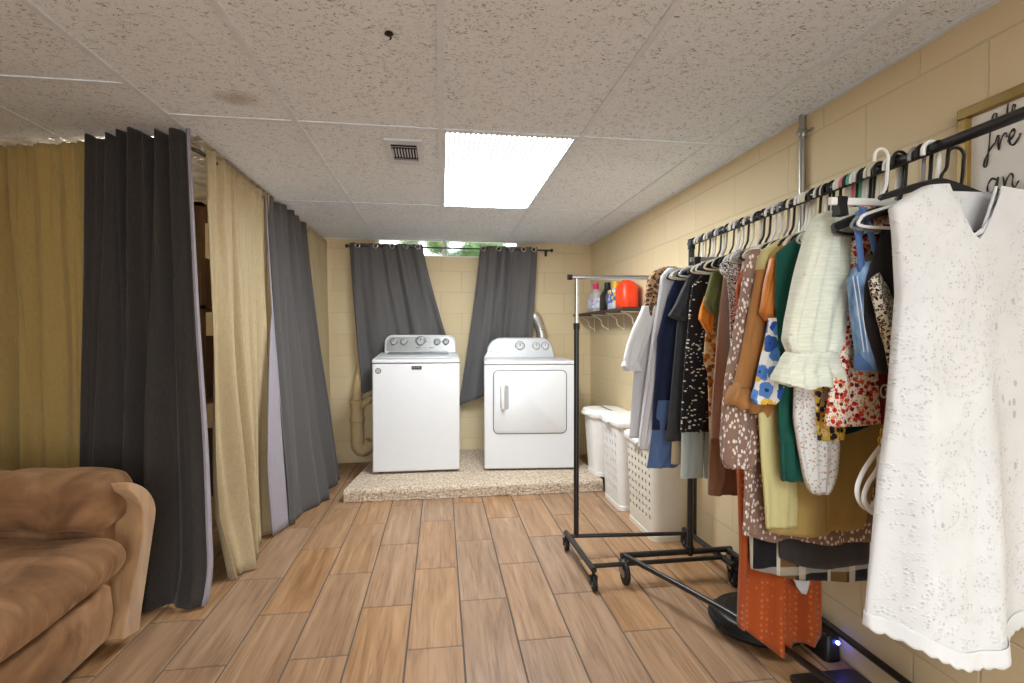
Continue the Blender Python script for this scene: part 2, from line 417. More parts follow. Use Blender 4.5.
def troffer(name, label, y0, y1, grp=None):
    t = thing(name, label, 'ceiling light', (0.317, (y0 + y1) / 2, CEIL), grp)
    x0, x1 = LIGHT[0], LIGHT[1]
    fr = MB(); b = 0.014
    fr.box(x0, x1, y0, y0 + b, CEIL - .004, CEIL + .012).box(x0, x1, y1 - b, y1, CEIL - .004, CEIL + .012).box(x0, x0 + b, y0 + b, y1 - b, CEIL - .004, CEIL + .012).box(x1 - b, x1, y0 + b, y1 - b, CEIL - .004, CEIL + .012)
    obj('frame', fr, M['tbar'], t, smooth=False)
    obj('housing', MB().box(x0, x1, y0, y1, CEIL + .05, CEIL + .06), M['tbar'], t, smooth=False)
    d = MB(); n = 56
    prof = []
    for i in range(n * 2 + 1):
        prof.append((lerp(x0 + b, x1 - b, i / (2 * n)), CEIL + .004 - (.002 if i % 2 else 0)))
    d.loft([[(p[0], y0 + b, p[1]) for p in prof], [(p[0], y1 - b, p[1]) for p in prof]], closed=False)
    obj('diffuser', d, M['diffuser'], t, smooth=False)
    return t
troffer('ceiling_light', 'large lit rectangular light panel set in the tiled ceiling', LIGHT[2], LIGHT[3])
troffer('ceiling_light', 'unseen fill light panel added in the ceiling behind the viewpoint', -1.745, -0.425)  # unseen panel added as rear fill light
def bulb(x, y, z, power, rad):
    l = bpy.data.lights.new('bulb', 'POINT'); l.energy = power; l.shadow_soft_size = rad; l.color = (1, .9, .76)
    o = bpy.data.objects.new('bulb', l); o.location = (x, y, z); COL.objects.link(o)
    tag(o, 'bare bulb in the unfinished space behind the curtains', 'bulb')
bulb(-2.1, 3.6, 1.9, LAMP_BARE, .05)
# ------------------------------------------------------------------ conduit and vent
t = thing('conduit', 'grey metal conduit pipe running up the right block wall', 'pipe', (XR - .02, 1.925, 0))
obj('pipe', MB().tube([(XR - .016, 1.925, .0), (XR - .016, 1.925, CEIL - .001)], .0135, 14), M['grey_metal'], t)
obj('coupling', MB().lathe([(.0165, 0), (.018, .004), (.018, .03), (.0165, .034)], (XR - .016, 1.925, CEIL - .09)), M['grey_metal'], t)
mb = MB().tube([(XR - .001, 1.925 + .016 + .014, 2.05), (XR - .006, 1.925 + .018, 2.05), (XR - .03, 1.925 + .014, 2.05), (XR - .034, 1.925, 2.05), (XR - .03, 1.925 - .016, 2.05), (XR - .003, 1.925 - .018, 2.05), (XR - .003, 1.925 - .045, 2.05)], .0045, 8, flat=1)
st = obj('strap', mb, M['grey_metal'], t)
obj('screw', MB().lathe([(.006, 0), (.006, -.004), (.003, -.007)], (XR - .003, 1.89, 2.05), 'X', 10), M['grey_metal'], st)

t = thing('ceiling_vent', 'white metal air register with dark louvers in the ceiling', 'vent', (-.17, 2.56, CEIL))
x0, x1, y0, y1 = -.262, -.085, 2.405, 2.735
z0, z1 = CEIL - .012, CEIL - .001
M['vent_white'] = plain('vent_enamel', srgb(214, 220, 230), .5)
b = .045
obj('frame', MB().box(x0, x1, y0, y0 + b, z0, z1).box(x0, x1, y1 - b, y1, z0, z1).box(x0, x0 + b * .6, y0 + b, y1 - b, z0, z1).box(x1 - b * .6, x1, y0 + b, y1 - b, z0, z1), M['vent_white'], t, smooth=False)
obj('backing', MB().box(x0 + .02, x1 - .02, y0 + .02, y1 - .02, CEIL - .003, CEIL - .0012), plain('dark_duct', srgb(34, 32, 30), .9), t, smooth=False)
for k in range(9):
    x = lerp(x0 + b * .6 + .006, x1 - b * .6 - .006, k / 8)
    obj('louver', MB().add([(x - .0035, y0 + .12, z0 + .002), (x + .001, y0 + .12, z1 - .003), (x + .001, y1 - .095, z1 - .003), (x - .0035, y1 - .095, z0 + .002)], [(0, 1, 2, 3)]), M['vent_white'], t, smooth=False, solid=.0015)
for yy in (y0 + .055, y0 + .085, y1 - .075):
    obj('slat', MB().add([(x0 + b * .6, yy, z0 + .002), (x1 - b * .6, yy, z0 + .002), (x1 - b * .6, yy + .014, z1 - .003), (x0 + b * .6, yy + .014, z1 - .003)], [(0, 1, 2, 3)]), M['vent_white'], t, smooth=False, solid=.0015)
mb = MB().lathe([(.001, 0), (.012, -.002), (.014, -.006), (.004, -.012)], (-.152, 1.57, CEIL), n=10).tube([(-.152, 1.57, CEIL - .006), (-.146, 1.573, CEIL - .014), (-.15, 1.577, CEIL - .018)], .003, 6)
tag(obj('ceiling_hook', mb, M['black_plastic']), 'tiny dark hook in the ceiling tile left of centre', 'hook')

# ------------------------------------------------------------------ carpeted platform
t = thing('platform', 'low platform covered in speckled beige carpet under the washer and dryer', 'platform', (.25, 4.4, 0))
px0, px1, py0, py1 = -.70, 1.24, 3.80, YB - .002
mb = MB(); nx, ny = 150, 90
prof = []   # (y, z) from the floor in front, over the rounded edge, to the wall
for k in range(14): prof.append((py0 + .004, .003 + (PLAT - .028) * k / 13))
for k in range(1, 8): a = R(90 * k / 7); prof.append((py0 + .004 + .025 * (1 - math.cos(a)), PLAT - .025 + .025 * math.sin(a)))
for k in range(1, ny): prof.append((lerp(py0 + .03, py1, k / (ny - 1)), PLAT))
rnd = random.Random(3); rows = []
for (y, z) in prof:
    row = []
    for i in range(nx + 1):
        x = lerp(px0, px1, i / nx) + (.0 if 0 < i < nx else 0)
        j = rnd.uniform(-1, 1)
        front = z < PLAT - .004
        e = min(1, (y - py0) / 1.1)
        x2 = x + (-.10 * 0 if i else 0) + (lerp(0, .12, e) * (1 - i / nx))
        row.append((x2, y - (.009 * (.5 + .5 * j) if front else 0), z + (.003 * j if not front and y < py1 - .02 else 0)))
    rows.append(row)
mb.loft(rows, closed=False)
obj('carpet_top', mb, M['carpet'], t)
mb = MB(); rows = []
for k in range(60):
    y = lerp(py0 + .006, py1, k / 59); e = min(1, (y - py0) / 1.1); x = px0 + lerp(0, .12, e)
    rows.append([(x - .006 * rnd.random(), y, z) for z in (.003, .03, .06, PLAT)])
mb.loft(rows, closed=False)
obj('carpet_side', mb, M['carpet'], t)
obj('carpet_side', MB().loft([[(px1, y, z) for z in (.003, PLAT)] for y in (py0 + .006, py1)], closed=False), M['carpet'], t)

# ------------------------------------------------------------------ washer
t = thing('washing_machine', 'white top loading washing machine with silver console and five knobs', 'washing machine', (-.195, 4.5, PLAT))
X0, X1, Y0, Y1, ZB, ZT = -.546, .150, 4.18, 4.83, PLAT + .018, 1.008
obj('body', MB().box(X0, X1, Y0, Y1, ZB, ZT - .025), M['white_enamel'], t, bevel=.012, seg=3)
for x in (X0 + .06, X1 - .06):
    for y in (Y0 + .06, Y1 - .06): obj('foot', MB().lathe([(.022, .004), (.022, .022)], (x, y, PLAT)), M['black_plastic'], t)
obj('seam', MB().box(X0 + .004, X1 - .004, Y0 + .004, Y1 - .01, ZT - .0265, ZT - .0215), M['gap'], t, smooth=False)
top = obj('top_deck', MB().prism([(Y0 - .004, ZT - .022), (Y0 - .004, ZT + .002), (Y0 + .03, ZT + .012), (Y1 - .13, ZT + .04), (Y1, ZT + .045), (Y1, ZT - .022)], 'X', X0, X1), M['white_enamel'], t, bevel=.008, seg=3)
lid = obj('lid', MB().prism([(Y0 + .045, ZT + .0165), (Y0 + .045, ZT + .024), (Y1 - .15, ZT + .049), (Y1 - .15, ZT + .037)], 'X', X0 + .06, X1 - .06), M['white_enamel'], t, bevel=.004)
obj('lid_window', MB().prism([(Y0 + .27, ZT + .035), (Y0 + .27, ZT + .0415), (Y1 - .152, ZT + .0545), (Y1 - .152, ZT + .045)], 'X', X0 + .085, X1 - .085), M['dark_glass'], lid, bevel=.002)
# console: rounded trapezoid, leaning back
def console(parent, x0, x1, y0, z0, z1, rl, rr, depth, matbody, matface, lean=.05, inset=.018, facedrop=.0, sl=0, sr=0):
    def outline(ins):
        pts = [(x0 + ins, z0 + ins), (x1 - ins, z0 + ins)]
        r = rr - ins * .5
        for k in range(9): a = R(90 * k / 8); pts.append((x1 - sr - ins - r + r * math.cos(a), z1 - ins - r + r * math.sin(a)))
        r = rl - ins * .5
        for k in range(9): a = R(90 + 90 * k / 8); pts.append((x0 + sl + ins + r + r * math.cos(a), z1 - ins - r + r * math.sin(a)))
        return pts
    def Yat(z): return y0 + lean * (z - z0) / (z1 - z0)
    o = outline(0); i = outline(.006)
    mb = MB().loft([[(p[0], y0 + depth, p[1]) for p in o], [(p[0], Yat(p[1]) + .008, p[1]) for p in o], [(p[0], Yat(p[1]), p[1]) for p in i]], True, True, True)
    b = obj('console', mb, matbody, parent, angle=50)
    f = outline(inset)
    mb = MB().loft([[(p[0], Yat(p[1]) + .004, p[1]) for p in f], [(p[0], Yat(p[1]) - .002, p[1]) for p in f]], True, True, True)
    obj('control_panel', mb, matface, b)
    return b, Yat
cb, cy = console(t, X0 + .038, X1 - .014, Y1 - .11, ZT + .04, 1.212, .07, .07, .10, M['white_enamel'], M['silver_panel'])
def knob(parent, x, y, z, r, m1, m2):
    k = obj('knob', MB().lathe([(r * 1.2, 0), (r * 1.2, -.004), (r, -.006), (r * .9, -.028), (r * .8, -.031)], (x, y, z), 'Y', 24), m1, parent)
    obj('knob_ring', MB().lathe([(r * 1.38, 0.001), (r * 1.38, -.003), (r * 1.2, -.003)], (x, y, z), 'Y', 24), m2, k)
    obj('pointer', MB().box(x - r * .1, x + r * .1, y - .034, y - .03, z + r * .1, z + r * .8), m2, k, smooth=False)
M['ring'] = plain('knob_ring_dark', srgb(92, 92, 92), .4)
for x, r in ((-.425, .024), (-.335, .024), (-.185, .036), (-.035, .024), (.045, .024)):
    z = 1.148 + (.006 if r > .03 else 0); knob(t, x, cy(z) - .003, z, r, M['silver_panel'], M['ring'])
M['ink'] = plain('grey_print', srgb(90, 90, 92), .6)
for x, w in ((-.205, .05), (-.14, .012), (-.11, .006), (-.085, .03)):
    mb = MB().box(x - w / 2, x + w / 2, cy(1.095) - .0032, cy(1.095) - .001, 1.092, 1.098)
    obj('console_print', mb, M['ink'], t, smooth=False)
bd = obj('badge', MB().box(-.235, -.155, Y0 - .006, Y0 - .0005, .935, .962), M['black_plastic'], t, bevel=.002)
def text(name, s, size, mat, parent, loc, rot, ext=.0006):
    c = bpy.data.curves.new(name, 'FONT'); c.body = s; c.size = size; c.extrude = ext; c.align_x = 'CENTER'; c.align_y = 'CENTER'
    o = bpy.data.objects.new(name + '_c', c); COL.objects.link(o)
    dg = bpy.context.evaluated_depsgraph_get(); me = bpy.data.meshes.new_from_object(o.evaluated_get(dg))
    bpy.data.objects.remove(o); bpy.data.curves.remove(c)
    me.transform(Matrix.Rotation(rot[2], 4, 'Z') @ Matrix.Rotation(rot[0], 4, 'X'))
    me.transform(Matrix.Translation(Vector(loc) - wloc(parent)))
    me.name = name; me.materials.clear(); me.materials.append(mat)
    o = bpy.data.objects.new(name, me); COL.objects.link(o); o.parent = parent; return o
text('lettering', 'MAYTAG', .015, M['silver_panel'], bd, (-.195, Y0 - .0065, .9485), (R(90), 0, 0))
st = obj('round_sticker', MB().lathe([(.024, 0), (.024, -.002), (.0, -.002)], (X0 + .048, Y0 - .0005, .925), 'Y', 28), M['ring'], t)
obj('sticker_face', MB().lathe([(.018, 0), (.018, -.001), (.0, -.001)], (X0 + .048, Y0 - .0026, .925), 'Y', 28), M['silver_panel'], st)

# ------------------------------------------------------------------ dryer (turned a little)
t = thing('dryer', 'white front loading dryer with square door and three console knobs', 'clothes dryer', (.728, 4.14, PLAT))
X0, X1, Y0, Y1 = .728 - .38, .728 + .38, 4.14, 4.76
dy = t.location
obj('body', MB().box(X0, X1, Y0, Y1, PLAT + .015, .965), M['white_enamel'], t, bevel=.012, seg=3)
for x in (X0 + .06, X1 - .06):
    for y in (Y0 + .06, Y1 - .06): obj('foot', MB().lathe([(.022, .004), (.022, .022)], (x, y, PLAT)), M['black_plastic'], t)
obj('seam', MB().box(X0 + .004, X1 - .004, Y0 + .005, Y1 - .004, .9635, .9675), M['gap'], t, smooth=False)
obj('top_deck', MB().box(X0, X1, Y0 - .003, Y1, .967, .999), M['white_enamel'], t, bevel=.01, seg=3)
def rr_xz(cx, cz, w, h, r, y, n=6): return [(cx + p[0], y, cz + p[1]) for p in rrect(w, h, r, n)]
dcx, dcz, dw, dh = .722 + .005, .66, .60, .515
obj('door_gasket', MB().loft([rr_xz(dcx, dcz, dw + .012, dh + .012, .045, Y0 + .004), rr_xz(dcx, dcz, dw + .012, dh + .012, .045, Y0 - .0012)], True, True, True), M['gap'], t)
dr = obj('door', MB().loft([rr_xz(dcx, dcz, dw, dh, .04, Y0 + .002), rr_xz(dcx, dcz, dw, dh, .04, Y0 - .006), rr_xz(dcx, dcz, dw - .014, dh - .014, .035, Y0 - .011)], True, True, True), M['white_enamel'], t)
hx = X0 + .155
obj('handle', MB().tube([(hx, Y0 - .009, .80), (hx - .002, Y0 - .03, .785), (hx - .004, Y0 - .034, .70), (hx - .002, Y0 - .03, .615), (hx, Y0 - .009, .60)], [.016, .015, .014, .015, .016], 12), M['white_plastic'], dr)
obj('handle_recess', MB().loft([rr_xz(hx + .012, .70, .07, .20, .02, Y0 - .0105), rr_xz(hx + .012, .70, .07, .20, .02, Y0 - .0125)], True, True, True), M['silver_panel'], dr)
M['console_pale'] = plain('pale_silver_console', srgb(196, 197, 198), .35, .5, .1, .02)
cb, cy = console(t, X0 - .0, X1 - .10, Y1 - .105, .998, 1.187, .13, .10, .095, M['console_pale'], M['console_pale'], inset=.012, sl=.03, sr=.02)
M['knob_grey'] = plain('knob_grey', srgb(208, 208, 206), .35)
for x, r in ((X0 + .335, .034), (X0 + .485, .027), (X0 + .57, .027)):
    z = 1.108; knob(t, x, cy(z) - .003, z, r, M['knob_grey'], M['ring'])
text('lettering', 'Whirlpool', .024, M['ink'], t, (X0 + .1, cy(1.055) - .0032, 1.055), (R(90), 0, 0))
t.rotation_euler.z = -R(4.5)

# ------------------------------------------------------------------ standpipe and dryer duct
t = thing('standpipe', 'cream painted drain pipe with trap in the corner beside the washer', 'drain pipe', (-.79, 4.88, 0))
obj('pipe', MB().tube([(-.752, 4.948, 2.0), (-.752, 4.948, 1.0), (-.757, 4.945, .9), (-.772, 4.905, .72), (-.775, 4.89, .6), (-.775, 4.89, .50)], [.028, .028, .032, .042, .044, .044], 18), M['pvc'], t)
obj('hub', MB().lathe([(.056, 0), (.066, .01), (.066, .045), (.058, .055), (.058, .16), (.066, .17), (.066, .2), (.05, .21)], (-.775, 4.89, .40)), M['pvc'], t)
obj('trap', MB().tube(catmull([(-.775, 4.90, .44), (-.775, 4.90, .26), (-.772, 4.905, .17), (-.73, 4.91, .13), (-.68, 4.91, .16), (-.65, 4.91, .22)], 20), .058, 18), M['pvc'], t)
obj('branch_pipe', MB().tube([(-.775, 4.90, .50), (-.70, 4.88, .58), (-.62, 4.875, .64)], .028, 14), M['pvc'], t)
g = G('duct_foil', .3, .5, .9); g.color(srgb(226, 224, 220)); M['duct'] = g.m
mb = MB(); path = catmull([(1.0, 4.90, .9), (.975, 4.90, 1.2), (.945, 4.90, 1.33), (.92, 4.93, 1.385), (.90, 4.975, 1.39)], 60)
mb.tube(path, [.05 + .004 * (k % 2) for k in range(60)], 18)
tag(obj('dryer_duct', mb, M['duct']), 'silver flexible vent duct rising behind the dryer', 'vent duct')

# ------------------------------------------------------------------ curtains
def curtain(name, parent, top, bot, zt, zb, folds, amp_t, amp_b, mat, n=(150, 40), gather=0, seed=1, header=.0, wav=.15, push=None, thick=.003, zbf=None, lining=None):
    rn = random.Random(seed); ph = [rn.uniform(0, 6.28) for _ in range(6)]
    nu, nv = n; rows = []
    tl = catmull(top, nu + 1); bl = catmull(bot, nu + 1)
    for j in range(nv + 1):
        t = j / nv; e = t * t * (3 - 2 * t)
        row = []
        for i in range(nu + 1):
            s = i / nu
            p = tl[i].lerp(bl[i], t ** 1.2)
            d = (tl[min(i + 1, nu)] - tl[max(i - 1, 0)]); nrm = Vector((d.y, -d.x, 0)).normalized()
            w = s + .012 * math.sin(9 * s + ph[0]) + .025 * t * math.sin(5 * s + 2 * t + ph[1])
            m_ = .8 + .35 * math.sin(7 * s + ph[2])
            w1 = w + .03 * math.sin(13 * s + ph[5]); w2 = s + .06 * math.sin(6 * s + ph[0]) + .05 * t * math.sin(4 * s + ph[4])
            be = min(1, t * 1.25); be = be * be * (3 - 2 * be)
            f = amp_t * (1 - .75 * be) * m_ * (math.sin(2 * math.pi * folds * w1 + ph[3]) + .4 * math.sin(2 * math.pi * folds * 2.1 * w + ph[4]))
            f += amp_b * be * m_ * (math.sin(2 * math.pi * (folds * .55 + .5) * w2 + ph[1]) + .35 * math.sin(2 * math.pi * folds * 1.3 * w1 + ph[3]))
            if gather and t < .12: f += .006 * math.sin(2 * math.pi * gather * s) * (1 - t / .12 * .6)
            f += .006 * math.sin(11 * t + 8 * s + ph[5]) * t
            zz = lerp(zt, zb if zbf is None else zbf(s), t)
            if header and t < .03: zz += header * math.sin(2 * math.pi * folds * w + ph[3]) * .3
            q = p + nrm * f
            if push: q = push(q, s, t, nrm)
            row.append((q.x, q.y, zz))
        rows.append(row)
    global EDGE
    EDGE = [Vector(r[-1]) for r in rows]
    return obj(name, MB().loft(rows, closed=False), mat, parent, solid=thick)
def fab_curtain(name, c, var, trans=.0):
    g = fabric_base(name, .85)
    v = g.co((60, 60, 700)); v2 = g.co((420, 420, 30))
    a = g.noise(v, 1, 2); b = g.noise(v2, 1, 2); k = g.math('ADD', g.math('MULTIPLY', a, .5), g.math('MULTIPLY', b, .5))
    d = tuple(x * (1 - var) for x in c[:3]) + (1,); l = tuple(min(1, x * (1 + var)) for x in c[:3]) + (1,)
    g.color(g.ramp(k, [(.35, d), (.65, l)])); return g.m
M['beige_curtain'] = fab_curtain('gold_beige_linen', srgb(176, 159, 126), .14)
M['shaded_beige_curtain'] = fab_curtain('shaded_beige_linen', srgb(160, 136, 84), .14)  # front copy of the beige cloth, its shade put into the colour
M['shaded_dark_curtain'] = fab_curtain('shaded_graphite_linen', srgb(58, 54, 52), .25)  # front copy of the dark cloth, darkened in colour for shade
M['grey_curtain'] = fab_curtain('slate_grey_curtain', srgb(100, 98, 98), .1)
M['lining'] = fab('lilac_lining', srgb(150, 144, 154), .04)
M['side_dark'] = fab_curtain('graphite_curtain', srgb(82, 79, 79), .14)
ZR = 2.055
# rods
def rod(name, label, pts, r, mat, finials=True):
    t = thing(name, label, 'curtain rod', tuple(Vector(pts[0])))
    obj('rod', MB().tube(pts, r, 12), mat, t)
    if finials:
        for p in (pts[0], pts[-1]):
            obj('finial', MB().lathe([(.001, -.016), (.013, -.012), (.017, 0), (.013, .012), (.001, .016)], p, 'X', 14), mat, t)
    return t
rod('curtain_rod', 'black corner curtain rod carrying the curtains around the closed-off corner', [(-2.9, 3.01, ZR)] + [(lerp(-2.6, -1.2, k / 6), lerp(2.92, 2.50, k / 6), ZR) for k in range(7)] + [(-1.12, 2.475, ZR), (-1.095, 2.52, ZR), (-1.09, 2.6, ZR)] + [(lerp(-1.09, -1.075, k / 5), lerp(2.8, 4.97, k / 5), ZR) for k in range(6)], .009, M['black_metal'], False)
GC = 'curtains around the closed-off corner'
# front: beige then dark grey, their shade put into darker colours
def fy(x): return lerp(2.62, 2.455, (x + 1.65) / .56)
c1 = curtain('curtain', None, [(x, fy(x) - .022, 0) for x in (-2.6, -2.2, -1.9, -1.56)], [(x, fy(x) + .075, 0) for x in (-2.65, -2.2, -1.9, -1.60)], 2.098, .04, 14, .024, .042, M['shaded_beige_curtain'], gather=44, seed=5)
tag(c1, 'beige curtain in a shaded tone hanging behind the brown sofa', 'curtain', GC)
def foot(q, s, t, nrm):
    if t > .9: q = q + nrm * ((t - .9) / .1) ** 2 * .05 * s
    return q
c2 = curtain('curtain', None, [(x, fy(x) - .035, 0) for x in (-1.575, -1.40, -1.25, -1.088)], [(-1.70, fy(-1.70) - .03, 0), (-1.46, fy(-1.46) - .03, 0), (-1.26, 2.46, 0), (-1.035, 2.47, 0)], 2.112, .012, 6, .036, .042, M['shaded_dark_curtain'], seed=12, header=.03, push=foot)
tag(c2, 'dark curtain in a shaded tone at the corner nearest the brown sofa', 'curtain', GC)
mb = MB(); rows = []
for j, p in enumerate(EDGE):
    k = j / (len(EDGE) - 1)
    rows.append([tuple(p + Vector((-.002, -.003, 0))), tuple(p + Vector((.006, .001, 0))), tuple(p + Vector((.006 + .006 * k, .012 + .016 * k, 0)))])
obj('lining_edge', mb.loft(rows, closed=False), M['lining'], c2, solid=.002)
# side: beige, graphite with lilac lining, pale beige
def kick(q, s, t, nrm):
    return q + Vector((.10 * max(0, t - .85) / .15 * max(0, .35 - s) * 1.6, 0, 0))
c3 = curtain('curtain', None, [(-1.082, 2.565, 0), (-1.08, 2.85, 0), (-1.078, 3.1, 0), (-1.075, 3.40, 0)], [(-1.06, 2.68, 0), (-1.02, 2.9, 0), (-1.06, 3.12, 0), (-1.085, 3.36, 0)], 2.086, .006, 9, .012, .042, M['beige_curtain'], gather=34, seed=9, push=kick)
tag(c3, 'golden beige curtain between the two dark curtains on the side', 'curtain', GC)
c4 = curtain('curtain', None, [(-1.070, 3.34, 0), (-1.066, 3.6, 0), (-1.063, 3.9, 0), (-1.06, 4.22, 0)], [(-.955, 3.36, 0), (-.90, 3.62, 0), (-.87, 4.0, 0), (-.83, 4.42, 0)], 2.09, .006, 5, .022, .034, M['side_dark'], seed=21, header=.02)
tag(c4, 'graphite curtain with lilac lining showing at its near edge', 'curtain', GC)
rows = []
for j in range(41):
    t = j / 40; z = lerp(2.08, .012, t); b = max(0, (t - .35) / .65); wdt = .02 + .24 * b ** .7 * (1 - .45 * max(0, (t - .8) / .2))
    xo = lerp(-1.068, -.952, t ** 1.2)
    rows.append([(xo + .004 + .0 * s - .05 * s * b, 3.335 - wdt * s * .9 + .05 * t * (1 - s), z) for s in [k / 6 for k in range(7)]])
obj('lining', MB().loft(rows, closed=False), M['lining'], c4, solid=.002)
c5 = curtain('curtain', None, [(-1.058, 4.30, 0), (-1.058, 4.5, 0), (-1.058, 4.75, 0), (-1.057, 4.93, 0)], [(-1.04, 4.34, 0), (-1.03, 4.55, 0), (-1.04, 4.75, 0), (-1.02, 4.94, 0)], 2.082, .01, 5, .012, .018, M['beige_curtain'], gather=14, seed=4)
tag(c5, 'pale beige curtain in the far corner, half hidden behind the graphite curtain', 'curtain', GC)
# grommet curtains over the back window
rt = rod('curtain_rod', 'thin black curtain rod with ball ends above the washer and dryer', [(-.86, 4.885, 2.035), (1.07, 4.885, 2.035)], .0075, M['black_metal'])
for x in (-.83, 1.03): obj('bracket', MB().tube([(x, 4.885, 2.026), (x, 4.93, 2.024), (x, 4.975, 2.03)], .005, 8).box(x - .012, x + .012, 4.97, 4.979, 1.99, 2.05), M['black_metal'], rt)
def back_curtain(label, xt, xb, zbf, seed, grom):
    c = curtain('curtain', None, [(x, 4.88, 0) for x in xt], [(x, 4.872, 0) for x in xb], 2.062, .7, 5, .022, .028, M['grey_curtain'], seed=seed, zbf=zbf, n=(120, 46))
    tag(c, label, 'curtain', 'grey curtains over the back window')
    for x in grom:
        mb = MB(); ring = [(x + .021 * math.cos(a), 4.862, 2.035 + .021 * math.sin(a)) for a in [2 * math.pi * k / 20 for k in range(20)]]
        mb.tube(ring, .0065, 8, closed=True); obj('grommet', mb, M['chrome'], c)
    return c
back_curtain('grey grommet curtain hanging behind the white washing machine', [-.835, -.62, -.4, -.17], [-.72, -.45, -.2, .12], lambda s: lerp(.66, .98, s), 31, (-.76, -.6, -.45, -.325, -.215))
back_curtain('grey grommet curtain hanging between the washer and behind the dryer', [.37, .55, .73, .925], [.165, .42, .62, .86], lambda s: lerp(.53, .86, s), 44, (.40, .55, .67, .79, .89))
# storage shelves seen through the gap in the curtains
t = thing('storage_rack', 'wooden storage rack seen through the gap between the corner curtains', 'shelf unit', (-1.5, 3.1, 0))
for x in (-1.78, -1.24):
    for y in (2.85, 3.25): obj('post', MB().box(x - .02, x + .02, y - .02, y + .02, 0, 1.9), M['joist'], t, smooth=False)
for z in (.35, .85, 1.35, 1.88): obj('shelf', MB().box(-1.8, -1.22, 2.83, 3.27, z, z + .02), M['joist'], t, smooth=False)
M['kraft'] = plain('cardboard', srgb(150, 112, 74), .9)
GB = 'boxes on the storage rack behind the curtains'
for z, x, w, h, lab in ((.3705, -1.5, .4, .3, 'lowest'), (.8705, -1.46, .38, .34, 'middle'), (1.3705, -1.44, .36, .26, 'upper')):
    bx = obj('cardboard_box', MB().box(x - w / 2, x + w / 2, 2.9, 3.2, z, z + h), M['kraft'], smooth=False)
    tag(bx, 'cardboard box on the ' + lab + ' shelf behind the corner curtains', 'box', GB)

# ------------------------------------------------------------------ sofa
g = fabric_base('brown_microsuede', .85)
g.b.inputs['Sheen Weight'].default_value = .35; g.b.inputs['Sheen Roughness'].default_value = .4; g.b.inputs['Sheen Tint'].default_value = srgb(230, 190, 150)
n1 = g.noise(g.co((1, 1, 1)), 5.5, 4, .8); n2 = g.noise(g.co((1, 3, 1)), 26, 3)
c = g.ramp(n1, [(.3, srgb(94, 66, 44)), (.5, srgb(134, 98, 68)), (.7, srgb(170, 132, 98))])
g.color(g.mix(g.math('MULTIPLY', n2, .25), c, srgb(120, 88, 62))); M['suede'] = g.m
g = fabric_base('tan_microsuede', .85); g.b.inputs['Sheen Weight'].default_value = .3
n1 = g.noise(g.co((2, 2, .6)), 9, 4, .6); g.color(g.ramp(n1, [(.3, srgb(146, 112, 78)), (.7, srgb(180, 144, 106))])); M['suede_arm'] = g.m
t = thing('sofa', 'brown microsuede reclining sofa in the near left corner', 'sofa', (-1.7, 1.4, 0))
SF = -1.20
YA0, YA1 = 2.10, 2.285      # far arm
def arm(y0, y1, sgn):
    # cane shaped front band whose top curls inward over the pad, drawn in the plane of the arm front
    XP = -1.195
    outer = [(120, 482.5), (125, 483), (130, 484.5), (137, 488), (143, 494), (147, 502), (148.5, 512), (147.5, 530), (145.5, 560), (143, 595), (140, 630)]
    inner = [(124, 640), (126.5, 610), (129.5, 580), (132.5, 553), (134.5, 533), (135, 519), (133, 508), (129, 500), (124, 494.5), (120, 491)]
    o = catmull([atx(u, v, XP) for u, v in outer], 30); i = catmull([atx(u, v, XP) for u, v in inner], 30)
    i.reverse(); rows = []
    for p, q in zip(o, i):
        lean = .03 * max(0, min(1, (p.z - .1) / .4))
        rows.append([(p.x + lean, p.y, p.z), (q.x + lean, q.y, q.z), (q.x - .06, q.y, q.z), (-2.15, q.y, q.z), (-2.15, p.y, p.z), (p.x - .06, p.y, p.z)])
    obj('arm_front', MB().loft(rows, True, True, True), M['suede_arm'], t, bevel=.008, seg=3, angle=50)
    obj('arm_side', MB().box(-2.15, -1.26, y0 - .01, y1 - .10, .05, .56), M['suede'], t, bevel=.02, seg=3)
    arm_pad(y0, y1)
def arm_pad(y0, y1):
    rows = []; n = 60
    for j in range(n + 1):
        tt = j / n; x = lerp(-2.15, -1.205, tt); e = (1 - tt) * .945; r = .055
        k = 1 if e > r else math.sqrt(max(0, 1 - ((r - e) / r) ** 2)); k = max(k, .12)
        if j == n: k = .10
        ring = []
        for q in range(28):
            a = 2 * math.pi * q / 28; ca, sa = math.cos(a), math.sin(a)
            yy = abs(ca) ** .7 * math.copysign(1, ca); zz = abs(sa) ** .7 * math.copysign(1, sa)
            wrk = .004 * math.sin(34 * x + 3 * a) + .005 * math.sin(14 * x + 2 * a) + (.005 * math.sin(9 * a) * max(0, 1 - e / .2))
            ring.append((x, (y0 + y1) / 2 - .06 + (.125 * k + wrk) * yy, .585 + .02 * math.sin(math.pi * tt) + (.105 * k + wrk) * zz))
        rows.append(ring)
    obj('arm_pad', MB().loft(rows, True, True, True), M['suede'], t, sub=1)
arm(YA0, YA1, 1)
